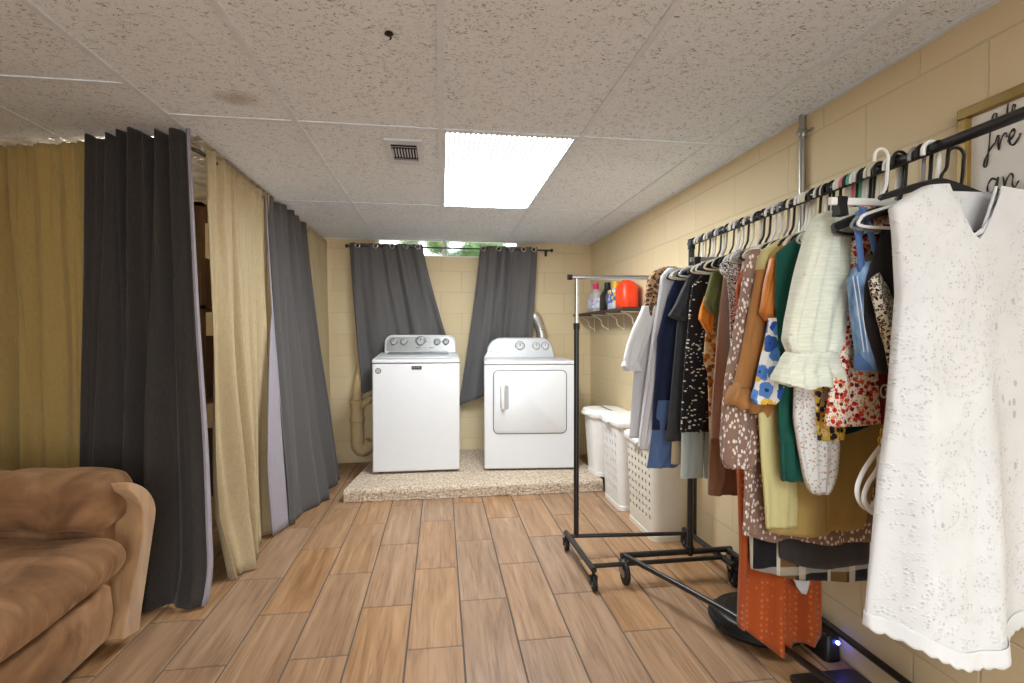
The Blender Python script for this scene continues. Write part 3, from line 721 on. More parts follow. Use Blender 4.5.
# seat cushion: one long pad, front edge bulging and pleated
def seat(y0, y1):
    rows = []; n = 110
    prof = []   # (x, z) from the back over the top and down the front
    for k in range(12): prof.append((lerp(-1.95, -1.40, k / 11), .475 + .022 * math.sin(math.pi * k / 11)))
    for k in range(1, 16):
        a = R(90 - 175 * k / 15); prof.append((-1.30 + .135 * math.cos(a) * 1.0, .385 + .095 * math.sin(a)))
    prof.append((-1.4, .29)); prof.append((-1.95, .29))
    for j in range(n + 1):
        tt = j / n; y = lerp(y0, y1, tt); e = min(tt, 1 - tt) * (y1 - y0); r = .07
        k = 1 if e > r else math.sqrt(max(0, 1 - ((r - e) / r) ** 2)); k = .25 + .75 * k
        ring = []
        for i, (x, z) in enumerate(prof):
            pl = max(0, 1 - abs(i - 17) / 9)
            w = .0035 * (math.sin(2 * math.pi * y / .047 + 1.9 * math.sin(5 * y) + .12 * i) + .7 * math.sin(2 * math.pi * y / .031 + 2.3 * math.sin(7 * y + 1))) * pl * (.35 + .65 * max(0, math.sin((y - 1.3) * 3.2)))
            w += .009 * math.sin(7 * y + .4 * i) + .004 * math.sin(19 * y + .9 * i)
            cx, cz = -1.6, .385
            ring.append((cx + (x - cx) * (.93 + .07 * k) + w * (1 if x > -1.36 else 0), y, cz + (z - cz) * k + w * (.8 if x < -1.3 and z > .38 else .2)))
        rows.append(ring)
    obj('seat_cushion', MB().loft(rows, True, True, True), M['suede'], t, sub=1)
seat(1.30, 2.105); seat(.50, 1.292)
def rail(y0, y1):
    rows = []
    for j in range(31):
        y = lerp(y0, y1, j / 30); w = .004 * math.sin(11 * y)
        rows.append([(-1.9, y, .06), (-1.26, y, .06), (-1.232 + w, y, .085), (-1.215 + w, y, .18), (-1.225 + w, y, .275), (-1.26, y, .292), (-1.9, y, .292)])
    obj('front_panel', MB().loft(rows, True, True, True), M['suede'], t, angle=60)
rail(.50, 2.085)
def back():
    rows = []
    for j in range(41):
        y = lerp(.45, 2.05, j / 40); w = .012 * math.sin(8 * y)
        rows.append([(-1.9, y, .47), (-1.86 + w, y, .62), (-1.9 + w, y, .86), (-1.98, y, .96), (-2.12, y, .96), (-2.2, y, .8), (-2.18, y, .06), (-1.95, y, .06)])
    obj('backrest', MB().loft(rows, True, True, True), M['suede'], t, sub=1)
back()
YN = .50
mb = MB().box(-2.15, -1.24, .25, .49, .05, .66); obj('near_arm', mb, M['suede'], t, bevel=.06, seg=4)
for x in (-2.1, -1.35):
    for y in (.3, 2.15): obj('foot', MB().lathe([(.025, 0), (.03, .055)], (x, y, 0)), M['black_plastic'], t)

# ------------------------------------------------------------------ laundry hampers
def boolean(o, cut):
    m = o.modifiers.new('cut', 'BOOLEAN'); m.object = cut; m.operation = 'DIFFERENCE'; m.solver = 'EXACT'
    bpy.context.view_layer.update()
    dg = bpy.context.evaluated_depsgraph_get(); me = bpy.data.meshes.new_from_object(o.evaluated_get(dg))
    o.modifiers.clear(); old = o.data; o.data = me; me.name = o.name
    bpy.data.objects.remove(cut)
    bm = bmesh.new(); bm.from_mesh(me)
    for e in bm.edges: e.smooth = not (len(e.link_faces) == 2 and e.calc_face_angle(0) > R(40))
    bm.to_mesh(me); bm.free()
def hamper(label, cx, cy, z0, w, d, h, taper, mat, holes, lid_over, rot=0, rc=.05, lidmat=None):
    t = thing('laundry_hamper', label, 'laundry hamper', (cx, cy, z0), 'white plastic laundry hampers along the block wall')
    def ring(k, z, ins=0):
        s = lerp(taper, 1, k); return [(cx + p[0], cy + p[1], z0 + z) for p in rrect(w * s - 2 * ins, d * s - 2 * ins, rc, 5)]
    rows = [ring(k / 10, .012 + (h - .012) * k / 10) for k in range(11)]
    inner = [ring(k / 10, .012 + (h - .012) * k / 10 + (.003 if k == 0 else 0), .0035) for k in range(10, -1, -1)]
    body = obj('basket', MB().loft(rows + inner, True, True, True), mat, t)
    if holes:
        cut = MB()
        for (a, z, r1, r2, tilt) in holes:      # holes through the room-facing (-X) and wall faces
            s = lerp(taper, 1, z / h)
            n = 12; ring0 = [(a * d * s + r1 * math.cos(q) + tilt * r2 * math.sin(q), z + r2 * math.sin(q)) for q in [2 * math.pi * k / n for k in range(n)]]
            cut.loft([[(cx - w * .5 - .05, cy + p[0], z0 + p[1]) for p in ring0], [(cx - w * taper * .5 + .03, cy + p[0], z0 + p[1]) for p in ring0]], True, True, True)
        c = obj('cutter', cut, None, None, smooth=False, origin=False)
        boolean(body, c)
    if mat == M['cream_plastic'] or True:
        obj('base_rim', MB().loft([ring(0, .0, -.004), ring(0, .03, -.004), ring(0, .034, 0)], True, True, False), mat, t)
    L = lidmat or M['white_plastic']
    o = lid_over
    lid = obj('lid', MB().loft([ring(1, h - .03, -.012), ring(1, h - .012, -.014), ring(1, h + .002, -.014), ring(1, h + .016, -.004), ring(1, h + .022, .03), ring(1, h + .024, .06)], True, False, True), L, t, angle=60)
    obj('lid_handle', MB().loft([[(cx - w / 2 - .013 - .022 * k, cy + p[0], z0 + h - .012 + p[1]) for p in rrect(.14 - .02 * k, .02, .008, 3)] for k in (0, .6, 1)], True, True, True), L, lid)
    return t
H1 = [(a, z, .0105, .0135, 0) for z in [.13 + .05 * k for k in range(8)] for a in (-.36, -.24, -.12, 0, .12, .24, .36)]
hamper('near white hamper with round holes and ivory body, closest to the clothes racks', 1.34, 3.03, 0, .25, .47, .57, .88, M['cream_plastic'], H1, .01)
H2 = [(a, z, .010, .022, .35) for z in [.14 + .062 * k for k in range(7)] for a in (-.30, -.15, 0, .15, .30)]
hamper('middle tall white hamper with slanted slots standing on the floor', 1.335, 3.53, 0, .28, .42, .615, .84, M['white_plastic'], H2, .01)
hamper('far white hamper standing on the carpeted platform next to the dryer', 1.33, 4.02, PLAT, .30, .36, .50, .82, M['white_plastic'], None, .01, rc=.1)

# ------------------------------------------------------------------ wall shelf with detergent
t = thing('wall_shelf', 'small dark wall shelf on white scroll brackets holding detergent bottles', 'shelf', (1.39, 4.25, 1.38))
SX0, SY0, SY1, SZ = 1.30, 3.56, 4.94, 1.415
obj('board', MB().box(SX0, XR - .001, SY0, SY1, SZ - .02, SZ), plain('dark_walnut', srgb(70, 52, 40), .6), t, bevel=.003)
for y in (SY0 + .10, SY0 + .45, SY0 + .85, SY1 - .12):
    obj('bracket', MB().tube([(XR - .006, y, SZ - .02), (XR - .006, y, SZ - .17)], .006, 8).tube([(XR - .004, y, SZ - .026), (SX0 + .03, y, SZ - .026)], .006, 8).tube(catmull([(XR - .006, y, SZ - .15), (XR - .06, y, SZ - .12), (XR - .075, y, SZ - .07), (SX0 + .05, y, SZ - .03)], 14), .005, 8), M['white_plastic'], t)
GD = 'detergent bottles on the wall shelf'
def bottle(name, label, y, w, d, h, mat, capmat, lblmat, capr=.026, caph=.05, handle=True, x=None, sh=.72, lbl=(.18, .6)):
    x = x or 1.39
    t = thing(name, label, 'bottle', (x, y, SZ), GD)
    rows = []
    for k, (zz, s) in enumerate(((0, .9), (.03, 1), (.3, 1.0), (sh, .96), (sh + .1, .78), (sh + .2, .45), (1, .3))):
        rows.append([(x + p[0], y + p[1], SZ + .0005 + zz * (h - caph)) for p in rrect(max(d * s, capr * 2), max(w * s, capr * 2), min(d, w) * s * .33, 5)])
    obj('body', MB().loft(rows, True, True, True), mat, t, angle=60)
    obj('cap', MB().lathe([(capr, -.012), (capr * 1.05, 0), (capr, caph), (capr * .85, caph + .004)], (x, y, SZ + h - caph), n=18), capmat, t)
    if lblmat:
        z0, z1 = SZ + lbl[0] * (h - caph), SZ + lbl[1] * (h - caph)
        rows = [[(x + p[0], y + p[1], z) for p in rrect(d * 1.0 + .003, w * 1.0 + .003, min(d, w) * .33, 5)] for z in (z0, z1)]
        obj('label_wrap', MB().loft(rows, True), lblmat, t, angle=60)
    if handle:
        obj('handle', MB().tube(catmull([(x, y + w * .34, SZ + (h - caph) * .97), (x, y + w * .56, SZ + (h - caph) * .88), (x, y + w * .54, SZ + (h - caph) * .6), (x, y + w * .42, SZ + (h - caph) * .5)], 12), .011, 10), mat, t)
clear = G('clear_plastic', .25, .5); clear.color(srgb(214, 206, 204)); clear.b.inputs['Transmission Weight'].default_value = .25
bottle('detergent_bottle', 'clear detergent bottle with a bright pink cap on the wall shelf', 4.48, .22, .10, .26, clear.m, plain('pink_cap', srgb(214, 30, 104), .4), fab_floral('blue_pink_print', srgb(190, 196, 214), [srgb(80, 120, 196), srgb(222, 120, 150), srgb(232, 232, 236)], 28, .5))
bottle('detergent_bottle', 'black bottle between the clear and the blue bottles on the shelf', 4.15, .17, .10, .235, M['black_plastic'], M['black_plastic'], None)
bottle('detergent_bottle', 'blue and yellow printed bottle next to the orange jug', 3.94, .17, .10, .225, plain('pale_blue_plastic', srgb(186, 196, 206), .4), plain('yellow_cap', srgb(222, 176, 40), .4), fab_floral('yellow_blue_print', srgb(70, 96, 168), [srgb(226, 184, 44), srgb(225, 190, 60), srgb(210, 210, 220)], 30, .5), lbl=(.3, .9))
bottle('detergent_jug', 'big orange red detergent jug at the near end of the shelf', 3.70, .20, .13, .215, plain('orange_red_plastic', srgb(232, 62, 22), .35), plain('orange_red_cap', srgb(218, 52, 18), .4), None, capr=.034, caph=.03, sh=.9)

# ------------------------------------------------------------------ wall sign
t = thing('wall_sign', 'gilt framed white sign with black script lettering on the right wall', 'sign', (XR - .015, 1.05, 1.55))
sy0, sy1, sz0, sz1 = .70, 1.28, 1.40, 1.858
M['gilt'] = plain('antique_gold', srgb(150, 124, 66), .4, .5, .35, .12)
fw = .03
mb = MB(); xa, xb = XR - .028, XR - .0005
mb.box(xa, xb, sy0, sy1, sz1 - fw, sz1).box(xa, xb, sy0, sy1, sz0, sz0 + fw).box(xa, xb, sy1 - fw, sy1, sz0 + fw, sz1 - fw).box(xa, xb, sy0, sy0 + fw, sz0 + fw, sz1 - fw)
obj('frame', mb, M['gilt'], t, bevel=.004)
brd = obj('board', MB().box(XR - .012, XR - .001, sy0 + fw, sy1 - fw, sz0 + fw, sz1 - fw), plain('sign_white', srgb(226, 220, 210), .6, var=.02), t, smooth=False)
M['ink_black'] = plain('black_paint', srgb(34, 30, 32), .6)
def script(strokes, y0, z0, sc, r):
    mb = MB()
    for st_ in strokes:
        pts = catmull([(XR - .0135, y0 - p[0] * sc, z0 + p[1] * sc) for p in st_], len(st_) * 7)
        n = len(pts); mb.tube(pts, [r * (.55 + .6 * abs(math.sin(3.1 * k / n * len(st_) * .5))) for k in range(n)], 6, flat=.5)
    obj('lettering', mb, M['ink_black'], brd)
F_ = [(.55, 1.9), (.7, 2.35), (.5, 2.45), (.34, 1.7), (.24, .4), (.12, -.75), (-.05, -.8), (.02, -.3), (.35, .25), (.62, .55)]
R_ = [(.62, .55), (.8, .95), (.86, .8), (.8, .45), (.84, .0), (.95, .5), (1.15, .92), (1.3, .9), (1.32, .65)]
E_ = [(1.35, .35), (1.62, .5), (1.78, .8), (1.66, 1.0), (1.48, .7), (1.5, .2), (1.72, .02), (2.0, .35), (2.1, .6)]
S_ = [(2.1, .6), (2.25, .95), (2.2, .6), (2.4, .25), (2.25, 0), (2.0, .1)]
script([F_, R_, E_], 1.212, 1.712, .041, .0028)
A_ = [(.75, .85), (.45, 1.0), (.2, .6), (.25, .1), (.55, .1), (.78, .7), (.85, 1.0), (.8, .4), (.92, .02), (1.1, .3)]
N_ = [(1.15, .95), (1.22, .5), (1.2, .0), (1.35, .6), (1.6, 1.0), (1.75, .8), (1.72, .3), (1.85, .02), (2.1, .4)]
script([A_, N_], 1.212, 1.60, .040, .0028)
C_ = [(.5, .9), (.62, 1.3), (.85, 1.35), (.7, .9)]
script([[(.6, 1.5), (.5, .4), (.75, -.1), (1.1, .2), (1.3, .9), (1.1, 1.1), (1.0, .5), (1.2, .0), (1.6, .4)]], 1.17, 1.79, .024, .0026)

# ------------------------------------------------------------------ robot vacuum and dark box on the floor
t = thing('robot_vacuum', 'round black robot vacuum on the floor under the rust dress', 'robot vacuum', (1.29, 1.93, 0))
obj('body', MB().lathe([(.15, .012), (.165, .02), (.168, .05), (.165, .072), (.15, .082), (.0, .083)], (1.29, 1.93, 0), n=48), M['black_plastic'], t, angle=60)
obj('top_disc', MB().lathe([(.125, .0835), (.122, .087), (.0, .088)], (1.29, 1.93, 0), n=40), M['rubber'], t)
obj('bumper', MB().tube([(1.29 + .171 * math.cos(a), 1.93 + .171 * math.sin(a), .045) for a in [R(120 + 150 * k / 24) for k in range(25)]], .012, 8, flat=1.6), M['rubber'], t)
obj('button', MB().box(1.16, 1.19, 1.845, 1.865, .0835, .0895), M['silver_panel'], t, bevel=.003)
obj('wheel', MB().lathe([(.03, -.012), (.03, .012)], (1.21, 1.93, .03), 'X', 16), M['rubber'], t)
obj('wheel', MB().lathe([(.03, -.012), (.03, .012)], (1.37, 1.93, .03), 'X', 16), M['rubber'], t)
t = thing('floor_mat', 'dark flat mat lying along the wall beneath the white dress', 'mat', (1.4, 1.5, 0))
obj('mat', MB().loft([[(1.345 + p[0], 1.33 + p[1], z) for p in rrect(.26 - i, .62 - i, .02, 4)] for z, i in ((.0005, 0), (.012, 0), (.016, .012))], True, True, True), plain('dark_mat', srgb(40, 34, 38), .4), t)
t = thing('charger', 'small black charging dock with a glowing blue light by the wall', 'charger', (1.44, 1.80, 0))
obj('body', MB().loft([[(1.445 + p[0], 1.76 + p[1], z) for p in rrect(.07 - i, .13 - i, .02, 4)] for z, i in ((.0005, 0), (.09, .005), (.10, .02))], True, True, True), M['black_plastic'], t)
g = G('blue_led'); e = g.n('ShaderNodeEmission'); e.inputs[0].default_value = (.12, .15, 1, 1); e.inputs[1].default_value = 35; g.t.links.new(e.outputs[0], g.t.nodes['Material Output'].inputs[0])
obj('blue_light', MB().lathe([(.001, -.006), (.006, -.004), (.007, 0), (.006, .004), (.001, .006)], (1.455, 1.690, .075), 'Y', 12), g.m, t)
g = G('green_led'); e = g.n('ShaderNodeEmission'); e.inputs[0].default_value = (.3, .9, .2, 1); e.inputs[1].default_value = .9; g.t.links.new(e.outputs[0], g.t.nodes['Material Output'].inputs[0])
tag(obj('indicator', MB().lathe([(.007, .0), (.009, .004), (.004, .008), (.0, .009)], (1.40, 1.50, .0165), n=12), g.m), 'tiny glowing green indicator on the dark mat', 'indicator light')

# ------------------------------------------------------------------ clothes racks
def caster(parent, x, y, mat=None, ztop=.085, k=1.0):
    r = .035 * k; hz = r * 1.94
    c = obj('caster', MB().tube([(x, y, ztop), (x, y, hz)], .008, 8).box(x - .017, x - .0135, y - .014 * k, y + .014 * k, r * .85, hz + .004).box(x + .0135, x + .017, y - .014 * k, y + .014 * k, r * .85, hz + .004).box(x - .017, x + .017, y - .014 * k, y + .014 * k, hz, hz + .004), mat or M['black_plastic'], parent, smooth=False)
    wy = y - .012 * k
    obj('wheel', MB().lathe([(r * .63, -.011), (r * .94, -.009), (r, 0), (r * .94, .009), (r * .63, .011)], (x, wy, r + .0005), 'X', 24), M['rubber'], c)
    obj('hub_cap', MB().lathe([(r * .37, -.0125), (r * .37, .0125)], (x, wy, r + .0005), 'X', 14), M['grey_metal'], c)
# rack A: empty, across the room, far
t = thing('garment_rack', 'empty garment rack with chrome top bar standing behind the full one', 'clothes rack', (1.08, 2.58, 0))
AY, AX0, AX1, AZ = 2.70, .738, 1.40, 1.532
obj('top_bar', MB().tube([(AX0 - .04, AY + .03, AZ), (AX1 + .035, AY - .03, AZ)], .013, 14), M['chrome'], t)
for x, y in ((AX0 - .038, AY + .03), (AX1 + .038, AY - .03)): obj('end_cap', MB().lathe([(.0155, -.012), (.0155, .012)], (x, y, AZ), 'X', 14), M['black_plastic'], t)
for x, y in ((AX0, AY + .028), (AX1, AY - .028)):
    obj('upper_post', MB().tube([(x, y, 1.23), (x, y, AZ - .006)], .0115, 14), M['chrome'], t)
    p = obj('lower_post', MB().tube([(x, y, .1), (x, y, 1.262)], .0145, 14), M['black_metal'], t)
    obj('collar', MB().lathe([(.018, 0), (.018, .035)], (x, y, 1.245), n=14), M['black_plastic'], p)
for x, y in ((AX0, AY), (AX1 + .02, AY - .05)):
    obj('base_bar', MB().tube([(x - .04, y + .10, .098), (x - .02, y - .37, .098)], .0145, 12), M['black_metal'], t)
    caster(t, x - .04, y + .095, None, .085, .95); caster(t, x - .02, y - .36, None, .085, .95)
obj('lower_bar', MB().tube([(AX0 - .03, AY + .028, .105), (AX1, AY - .028, .105)], .011, 12), M['black_metal'], t)
obj('lower_bar', MB().tube([(AX0 - .01, AY - .335, .102), (AX1 + .01, AY - .33, .102)], .011, 12), M['black_metal'], t)
# rack B: loaded, along the wall
t = thing('garment_rack', 'black rolling garment rack loaded with clothes along the right wall', 'clothes rack', (1.2, 1.5, 0))
BX, BYF, BYN, BZ = 1.237, 2.40, .35, 1.672
obj('hanging_rail', MB().tube([(BX, BYF + .02, BZ), (BX, BYN - .02, BZ + .03)], .0135, 16), M['black_metal'], t)
for y, z in ((BYF, BZ), (BYN, BZ + .03)):
    p = obj('post', MB().tube([(BX, y, .11), (BX, y, z - .004)], .0145, 14), M['black_metal'], t)
    obj('elbow', MB().lathe([(.018, -.03), (.018, .018), (.012, .022)], (BX, y, z), n=14), M['black_plastic'], p)
    obj('collar', MB().lathe([(.02, 0), (.02, .03)], (BX, y, .125), n=14), M['black_plastic'], p)
    obj('end_bar', MB().tube([(.875, y, .128), (1.46, y, .128)], .0145, 14), M['black_metal'], t)
    for x in (.885, 1.45): caster(t, x, y - (.015 if y > 1 else 0), M['grey_metal'], .12, 1.6)
obj('side_bar', MB().tube([(.89, BYF, .132)] + catmull([(.89, BYF, .13), (1.125, 1.81, .13), (1.205, 1.43, .13), (1.235, 1.1, .13), (1.24, BYN, .13)], 30), .0125, 14), M['black_metal'], t)
obj('side_bar', MB().tube([(1.44, BYF, .128), (1.44, BYN, .128)], .0125, 14), M['black_metal'], t)
# ------------------------------------------------------------------ hangers
M['hook_white'] = plain('white_hanger_plastic', srgb(238, 237, 233), .35, .4, var=.01)
M['hook_black'] = plain('black_hanger_plastic', srgb(28, 27, 27), .45, .35)
M['hook_ivory'] = plain('ivory_hanger_plastic', srgb(228, 222, 200), .4, .4, var=.02)
M['hook_green'] = plain('mint_green_hanger_plastic', srgb(96, 178, 148), .4, .4)
M['hook_pink'] = plain('pink_hanger_plastic', srgb(222, 130, 140), .4, .4)
M['hook_grey'] = plain('grey_hanger_plastic', srgb(150, 150, 152), .4, .4)
def rail_z(y): return lerp(BZ, BZ + .03, (BYF - y) / (BYF - BYN))
def hook_path(r=.023, drop=.115):
    p = [(0, 0, -drop), (.004, 0, -drop + .02), (.017, 0, -drop + .045)]
    p += [(r * math.cos(a), 0, r * math.sin(a)) for a in [R(-20 + 195 * k / 12) for k in range(13)]]
    p += [(-r * 1.02, 0, -.012)]
    return p
HANG = {}
def hanger_proto(kind, mat, hw):
    t = thing('clothes_hanger', 'x', 'hanger', (0, 0, 0), None)
    if kind == 'tube':      # tubular plastic with lower bar
        obj('hook', MB().tube(catmull(hook_path(), 40), .0058 if hw == .19 else .0044, 8), mat, t)
        p = [(0, 0, -.113), (.03, 0, -.119), (hw - .03, 0, -.158), (hw, 0, -.175), (hw - .012, 0, -.195), (0, 0, -.197), (-hw + .012, 0, -.195), (-hw, 0, -.175), (-hw + .03, 0, -.158), (-.03, 0, -.119), (0, 0, -.113)]
        obj('shoulder_frame', MB().tube(catmull(p, 90), .0042, 8), mat, t)
    elif kind == 'flat':    # broad flat shaped hanger
        obj('hook', MB().tube(catmull(hook_path(), 40), .0040, 8), mat, t)
        mb = MB(); rows = []
        for k in range(41):
            s = lerp(-1, 1, k / 40); x = s * hw; zt = -.108 - .07 * abs(s) ** 1.25; h = lerp(.034, .022, abs(s)) * (1 if abs(s) < .97 else .6)
            rows.append([(x, -.006, zt - .004), (x, 0, zt), (x, .006, zt - .004), (x, .006, zt - h), (x, -.006, zt - h)])
        obj('shoulder_frame', mb.loft(rows, True, True, True), mat, t, angle=50)
    else:                   # clip hanger: straight bar with two clips
        obj('hook', MB().tube(catmull(hook_path(), 40), .0040, 8), mat, t)
        b = obj('bar', MB().loft([[(x, p[0], -.118 - .006 * abs(x / hw) + p[1]) for p in rrect(.009, .02, .003, 2)] for x in [lerp(-hw, hw, k / 20) for k in range(21)]], True, True, True), mat, t)
        for x in (-hw * .8, hw * .8):
            obj('clip', MB().prism([(-.012, -.112), (.012, -.112), (.009, -.13), (.014, -.16), (-.014, -.16), (-.009, -.13)], 'X', x - .013, x + .013), M['hook_black'], b)
    return t
first_use = set()
def hanger(kind, col, hw, y, label, grp, rz=0, dx=0, sz=1):
    key = (kind, col, hw)
    if key not in HANG: HANG[key] = hanger_proto(kind, M['hook_' + col], hw)
    src = HANG[key]
    if key not in first_use: first_use.add(key); o = src
    else:
        o = src.copy(); COL.objects.link(o)
        for ch in src.children:
            c = ch.copy(); COL.objects.link(c); c.parent = o
            for g2 in ch.children:
                d = g2.copy(); COL.objects.link(d); d.parent = c
    o.location = (BX + dx, y, rail_z(y) - .0045); o.rotation_euler.z = R(rz)
    o['label'] = label; o['group'] = grp; o.scale.z = sz
    return o

# ------------------------------------------------------------------ garments
XWALL = 1.472
GW = 'clothes hanging on the loaded garment rack'
def body(name, mat, parent, Y, rows, th=.016, folds=3, amp=.008, neck=None, hem=None, seed=0, px=True, xmax=XWALL, n=72, nv=46, thick=.002, cx=BX, front_push=None):
    """rows: (v, uL[, uR]) measured in the plane of the garment, or (z, xL, xR) in metres when px is False"""
    rn = random.Random(seed + 11); ph = [rn.uniform(0, 6.28) for _ in range(5)]
    L = []
    for r in rows:
        if px:
            a = at(r[1], r[0], Y); z, xl = a.z, a.x
            xr = at(r[2], r[0], Y).x if len(r) > 2 and r[2] else 2 * cx - xl
        else: z, xl, xr = r
        L.append((z, xl, min(max(xr, xl + .012), xmax)))
    L.sort(key=lambda q: -q[0]); zt, zb = L[0][0], L[-1][0]
    if hem:
        hm = sorted((at(u, v, Y).x, at(u, v, Y).z) if px else (u, v) for u, v in hem)
    ring_rows = []
    for j in range(nv + 1):
        t = j / nv; z = lerp(zt, zb, t)
        xl = interp([(zt - q[0], q[1]) for q in L], zt - z); xr = interp([(zt - q[0], q[2]) for q in L], zt - z)
        ring = []; hw, xc = (xr - xl) / 2, (xl + xr) / 2
        grow = min(1, t * 1.3)
        for k in range(n):
            a = 2 * math.pi * k / n; ca, sa = math.cos(a), math.sin(a)
            x = xc + hw * math.copysign(abs(ca) ** .8, ca)
            s = (x - xl) / max(xr - xl, 1e-6)
            d = th * math.copysign(abs(sa) ** .6, sa) * min(1, hw / .03)
            w = s + .04 * math.sin(4 * t + ph[0]) + .03 * math.sin(6 * s + ph[1])
            f = amp * grow * (math.sin(2 * math.pi * folds * w + ph[2]) + .45 * math.sin(2 * math.pi * folds * 2.3 * w + ph[3] + 2 * t)) + .3 * amp * math.sin(9 * t + 5 * s + ph[4])
            y = Y + d + f
            if front_push and sa < 0: y -= front_push(x, z, s, t)
            zz = z
            if hem:
                h = interp(hm, x); zz = zt + (z - zt) * ((h - zt) / (zb - zt))
            if neck and sa < .15 and abs(x - neck[0]) < neck[1]:
                zz = min(zz, zt - neck[2] * (1 - abs((x - neck[0]) / neck[1]) ** neck[3]))
            ring.append((x, y, zz))
        ring_rows.append(ring)
    return obj(name, MB().loft(ring_rows), mat, parent, solid=thick, angle=70)
def std(zhem, wl=.19, wr=.2, flare=0, zsh=1.575):
    return [(zsh + .02, BX - .055, BX + .055), (zsh, BX - .09, BX + .09), (zsh - .04, BX - .175, BX + .175), (zsh - .09, BX - wl, BX + wr), (zhem, BX - wl - flare, BX + wr + flare)]
def piece(name, mat, parent, Y, rows, th=.022, **k):
    k.setdefault('folds', 2); k.setdefault('amp', .004)
    return body(name, mat, parent, Y, rows, th=th, **k)
def garment(name, label, cat, Y): return thing(name, label, cat, (BX, Y, .2), GW)
def hang(y, kind, col, what, hw=.185, rz=0, dx=0):
    kn = {'tube': 'tubular plastic', 'flat': 'flat', 'clip': 'clip'}[kind]
    hanger(kind, col, hw, y, f'{col} {kn} hanger holding {what}', 'hangers on the loaded garment rack', rz, dx)

# -- white eyelet dress, nearest
g = fabric_base('white_eyelet_cotton', .9)
v = g.co((1, .3, 1)); vz = g.sep(v)

big = g.vor(v, 7.5, .8); rings = g.math('ABSOLUTE', g.math('SINE', g.math('MULTIPLY', big, 21.0)))
reg = g.math('MULTIPLY', g.step(rings, .45, .75), g.step(g.noise(v, 5, 2), .40, .5))
hol = g.vor(v, 112, .75); hole = g.math('MULTIPLY', g.step(hol, .28, .20), reg)
hol2 = g.vor(g.co((1.0, .02, .6), loc=(.3, 0, .7)), 42, .6); hole2 = g.math('MULTIPLY', g.step(hol2, .27, .22), g.math('MULTIPLY', g.step(g.math('ABSOLUTE', g.math('SUBTRACT', big, .33)), .06, .045), g.step(g.noise(v, 3, 1), .42, .5)))
eyelet_shade = g.math('MAXIMUM', hole, hole2)
g.color(g.mix(g.math('MULTIPLY', eyelet_shade, .42), g.ramp(g.noise(v, 9, 2), [(.3, srgb(210, 211, 212)), (.7, srgb(220, 221, 222))]), srgb(120, 118, 114)))  # eyelets painted grey for the shaded inside of the dress
emb = g.step(hol, .55, .30); g.bump(g.math('ADD', g.math('MULTIPLY', g.math('MULTIPLY', emb, reg), .25), g.math('ADD', g.noise(v, 7, 3), g.math('MULTIPLY', g.noise(g.co((1, 1, .3)), 18, 2), .3))), .02, .4)
M['eyelet'] = g.m
M['white_cotton'] = fab('white_cotton', srgb(219, 220, 221), .02)
YD = 1.06
t = garment('white_dress', 'long white sleeveless eyelet dress with scalloped hem, nearest on the rack', 'dress', YD)
dl = [(186, 925), (190, 917), (198, 905), (207, 891), (232, 894), (297, 896), (340, 892), (420, 887), (500, 878), (580, 870), (630, 865)]
rows = []
for v_, u_ in dl:
    p = at(u_, v_, YD); rows.append((p.z, p.x, 1.34 if v_ < 188 else min(XWALL, 2.56 - p.x)))
def bulge(x, z, s, t): return .085 * t ** 1.3 * math.exp(-((x - 1.145) / (.085 if x < 1.145 else .17)) ** 2) + .015 * t * math.sin(9 * s) ** 2 - .012 * t
hemx = [(x, .568 - .05 * math.exp(-((x - 1.145) / (.09 if x < 1.145 else .2)) ** 2)) for x in [.85 + .01 * k for k in range(66)]]
body('fabric', M['eyelet'], t, YD, rows, th=.03, folds=2.2, amp=.008, neck=(1.235, .068, .13, 1.3), hem=hemx, px=False, n=150, nv=90, front_push=bulge, seed=3, thick=0)
hb = []
rows_h = []
for j in range(5):
    pass
zb = min(r[0] for r in rows)
def scallop(front):
    mb = MB(); ring_rows = []
    xl, xr = rows[-1][1], rows[-1][2]
    rn = random.Random(3 + 11); ph = [rn.uniform(0, 6.28) for _ in range(5)]
    n = 260
    for j in range(7):
        q = j / 6; ring = []
        for k in range(n):
            a = 2 * math.pi * k / n; ca, sa = math.cos(a), math.sin(a)
            x = (xl + xr) / 2 + (xr - xl) / 2 * math.copysign(abs(ca) ** .8, ca); s = (x - xl) / (xr - xl)
            w = s + .04 * math.sin(4 + ph[0]) + .03 * math.sin(6 * s + ph[1])
            f = .008 * (math.sin(2 * math.pi * 2.2 * w + ph[2]) + .45 * math.sin(2 * math.pi * 2.2 * 2.3 * w + ph[3] + 2)) + .0024 * math.sin(9 + 5 * s + ph[4])
            y = YD + .031 * math.copysign(abs(sa) ** .6, sa) + f
            if sa < 0: y -= bulge(x, 0, s, 1) + .002
            sc = abs(math.sin(math.pi * x / .024)) * .007
            z = interp(hemx, x) + .004 - q * (.034 + sc)
            ring.append((x, y - .004 * q if sa < 0 else y + .004 * q, z))
        ring_rows.append(ring)
    obj('scalloped_hem', mb.loft(ring_rows), M['white_cotton'], t, solid=.0015, angle=80)
scallop(True)
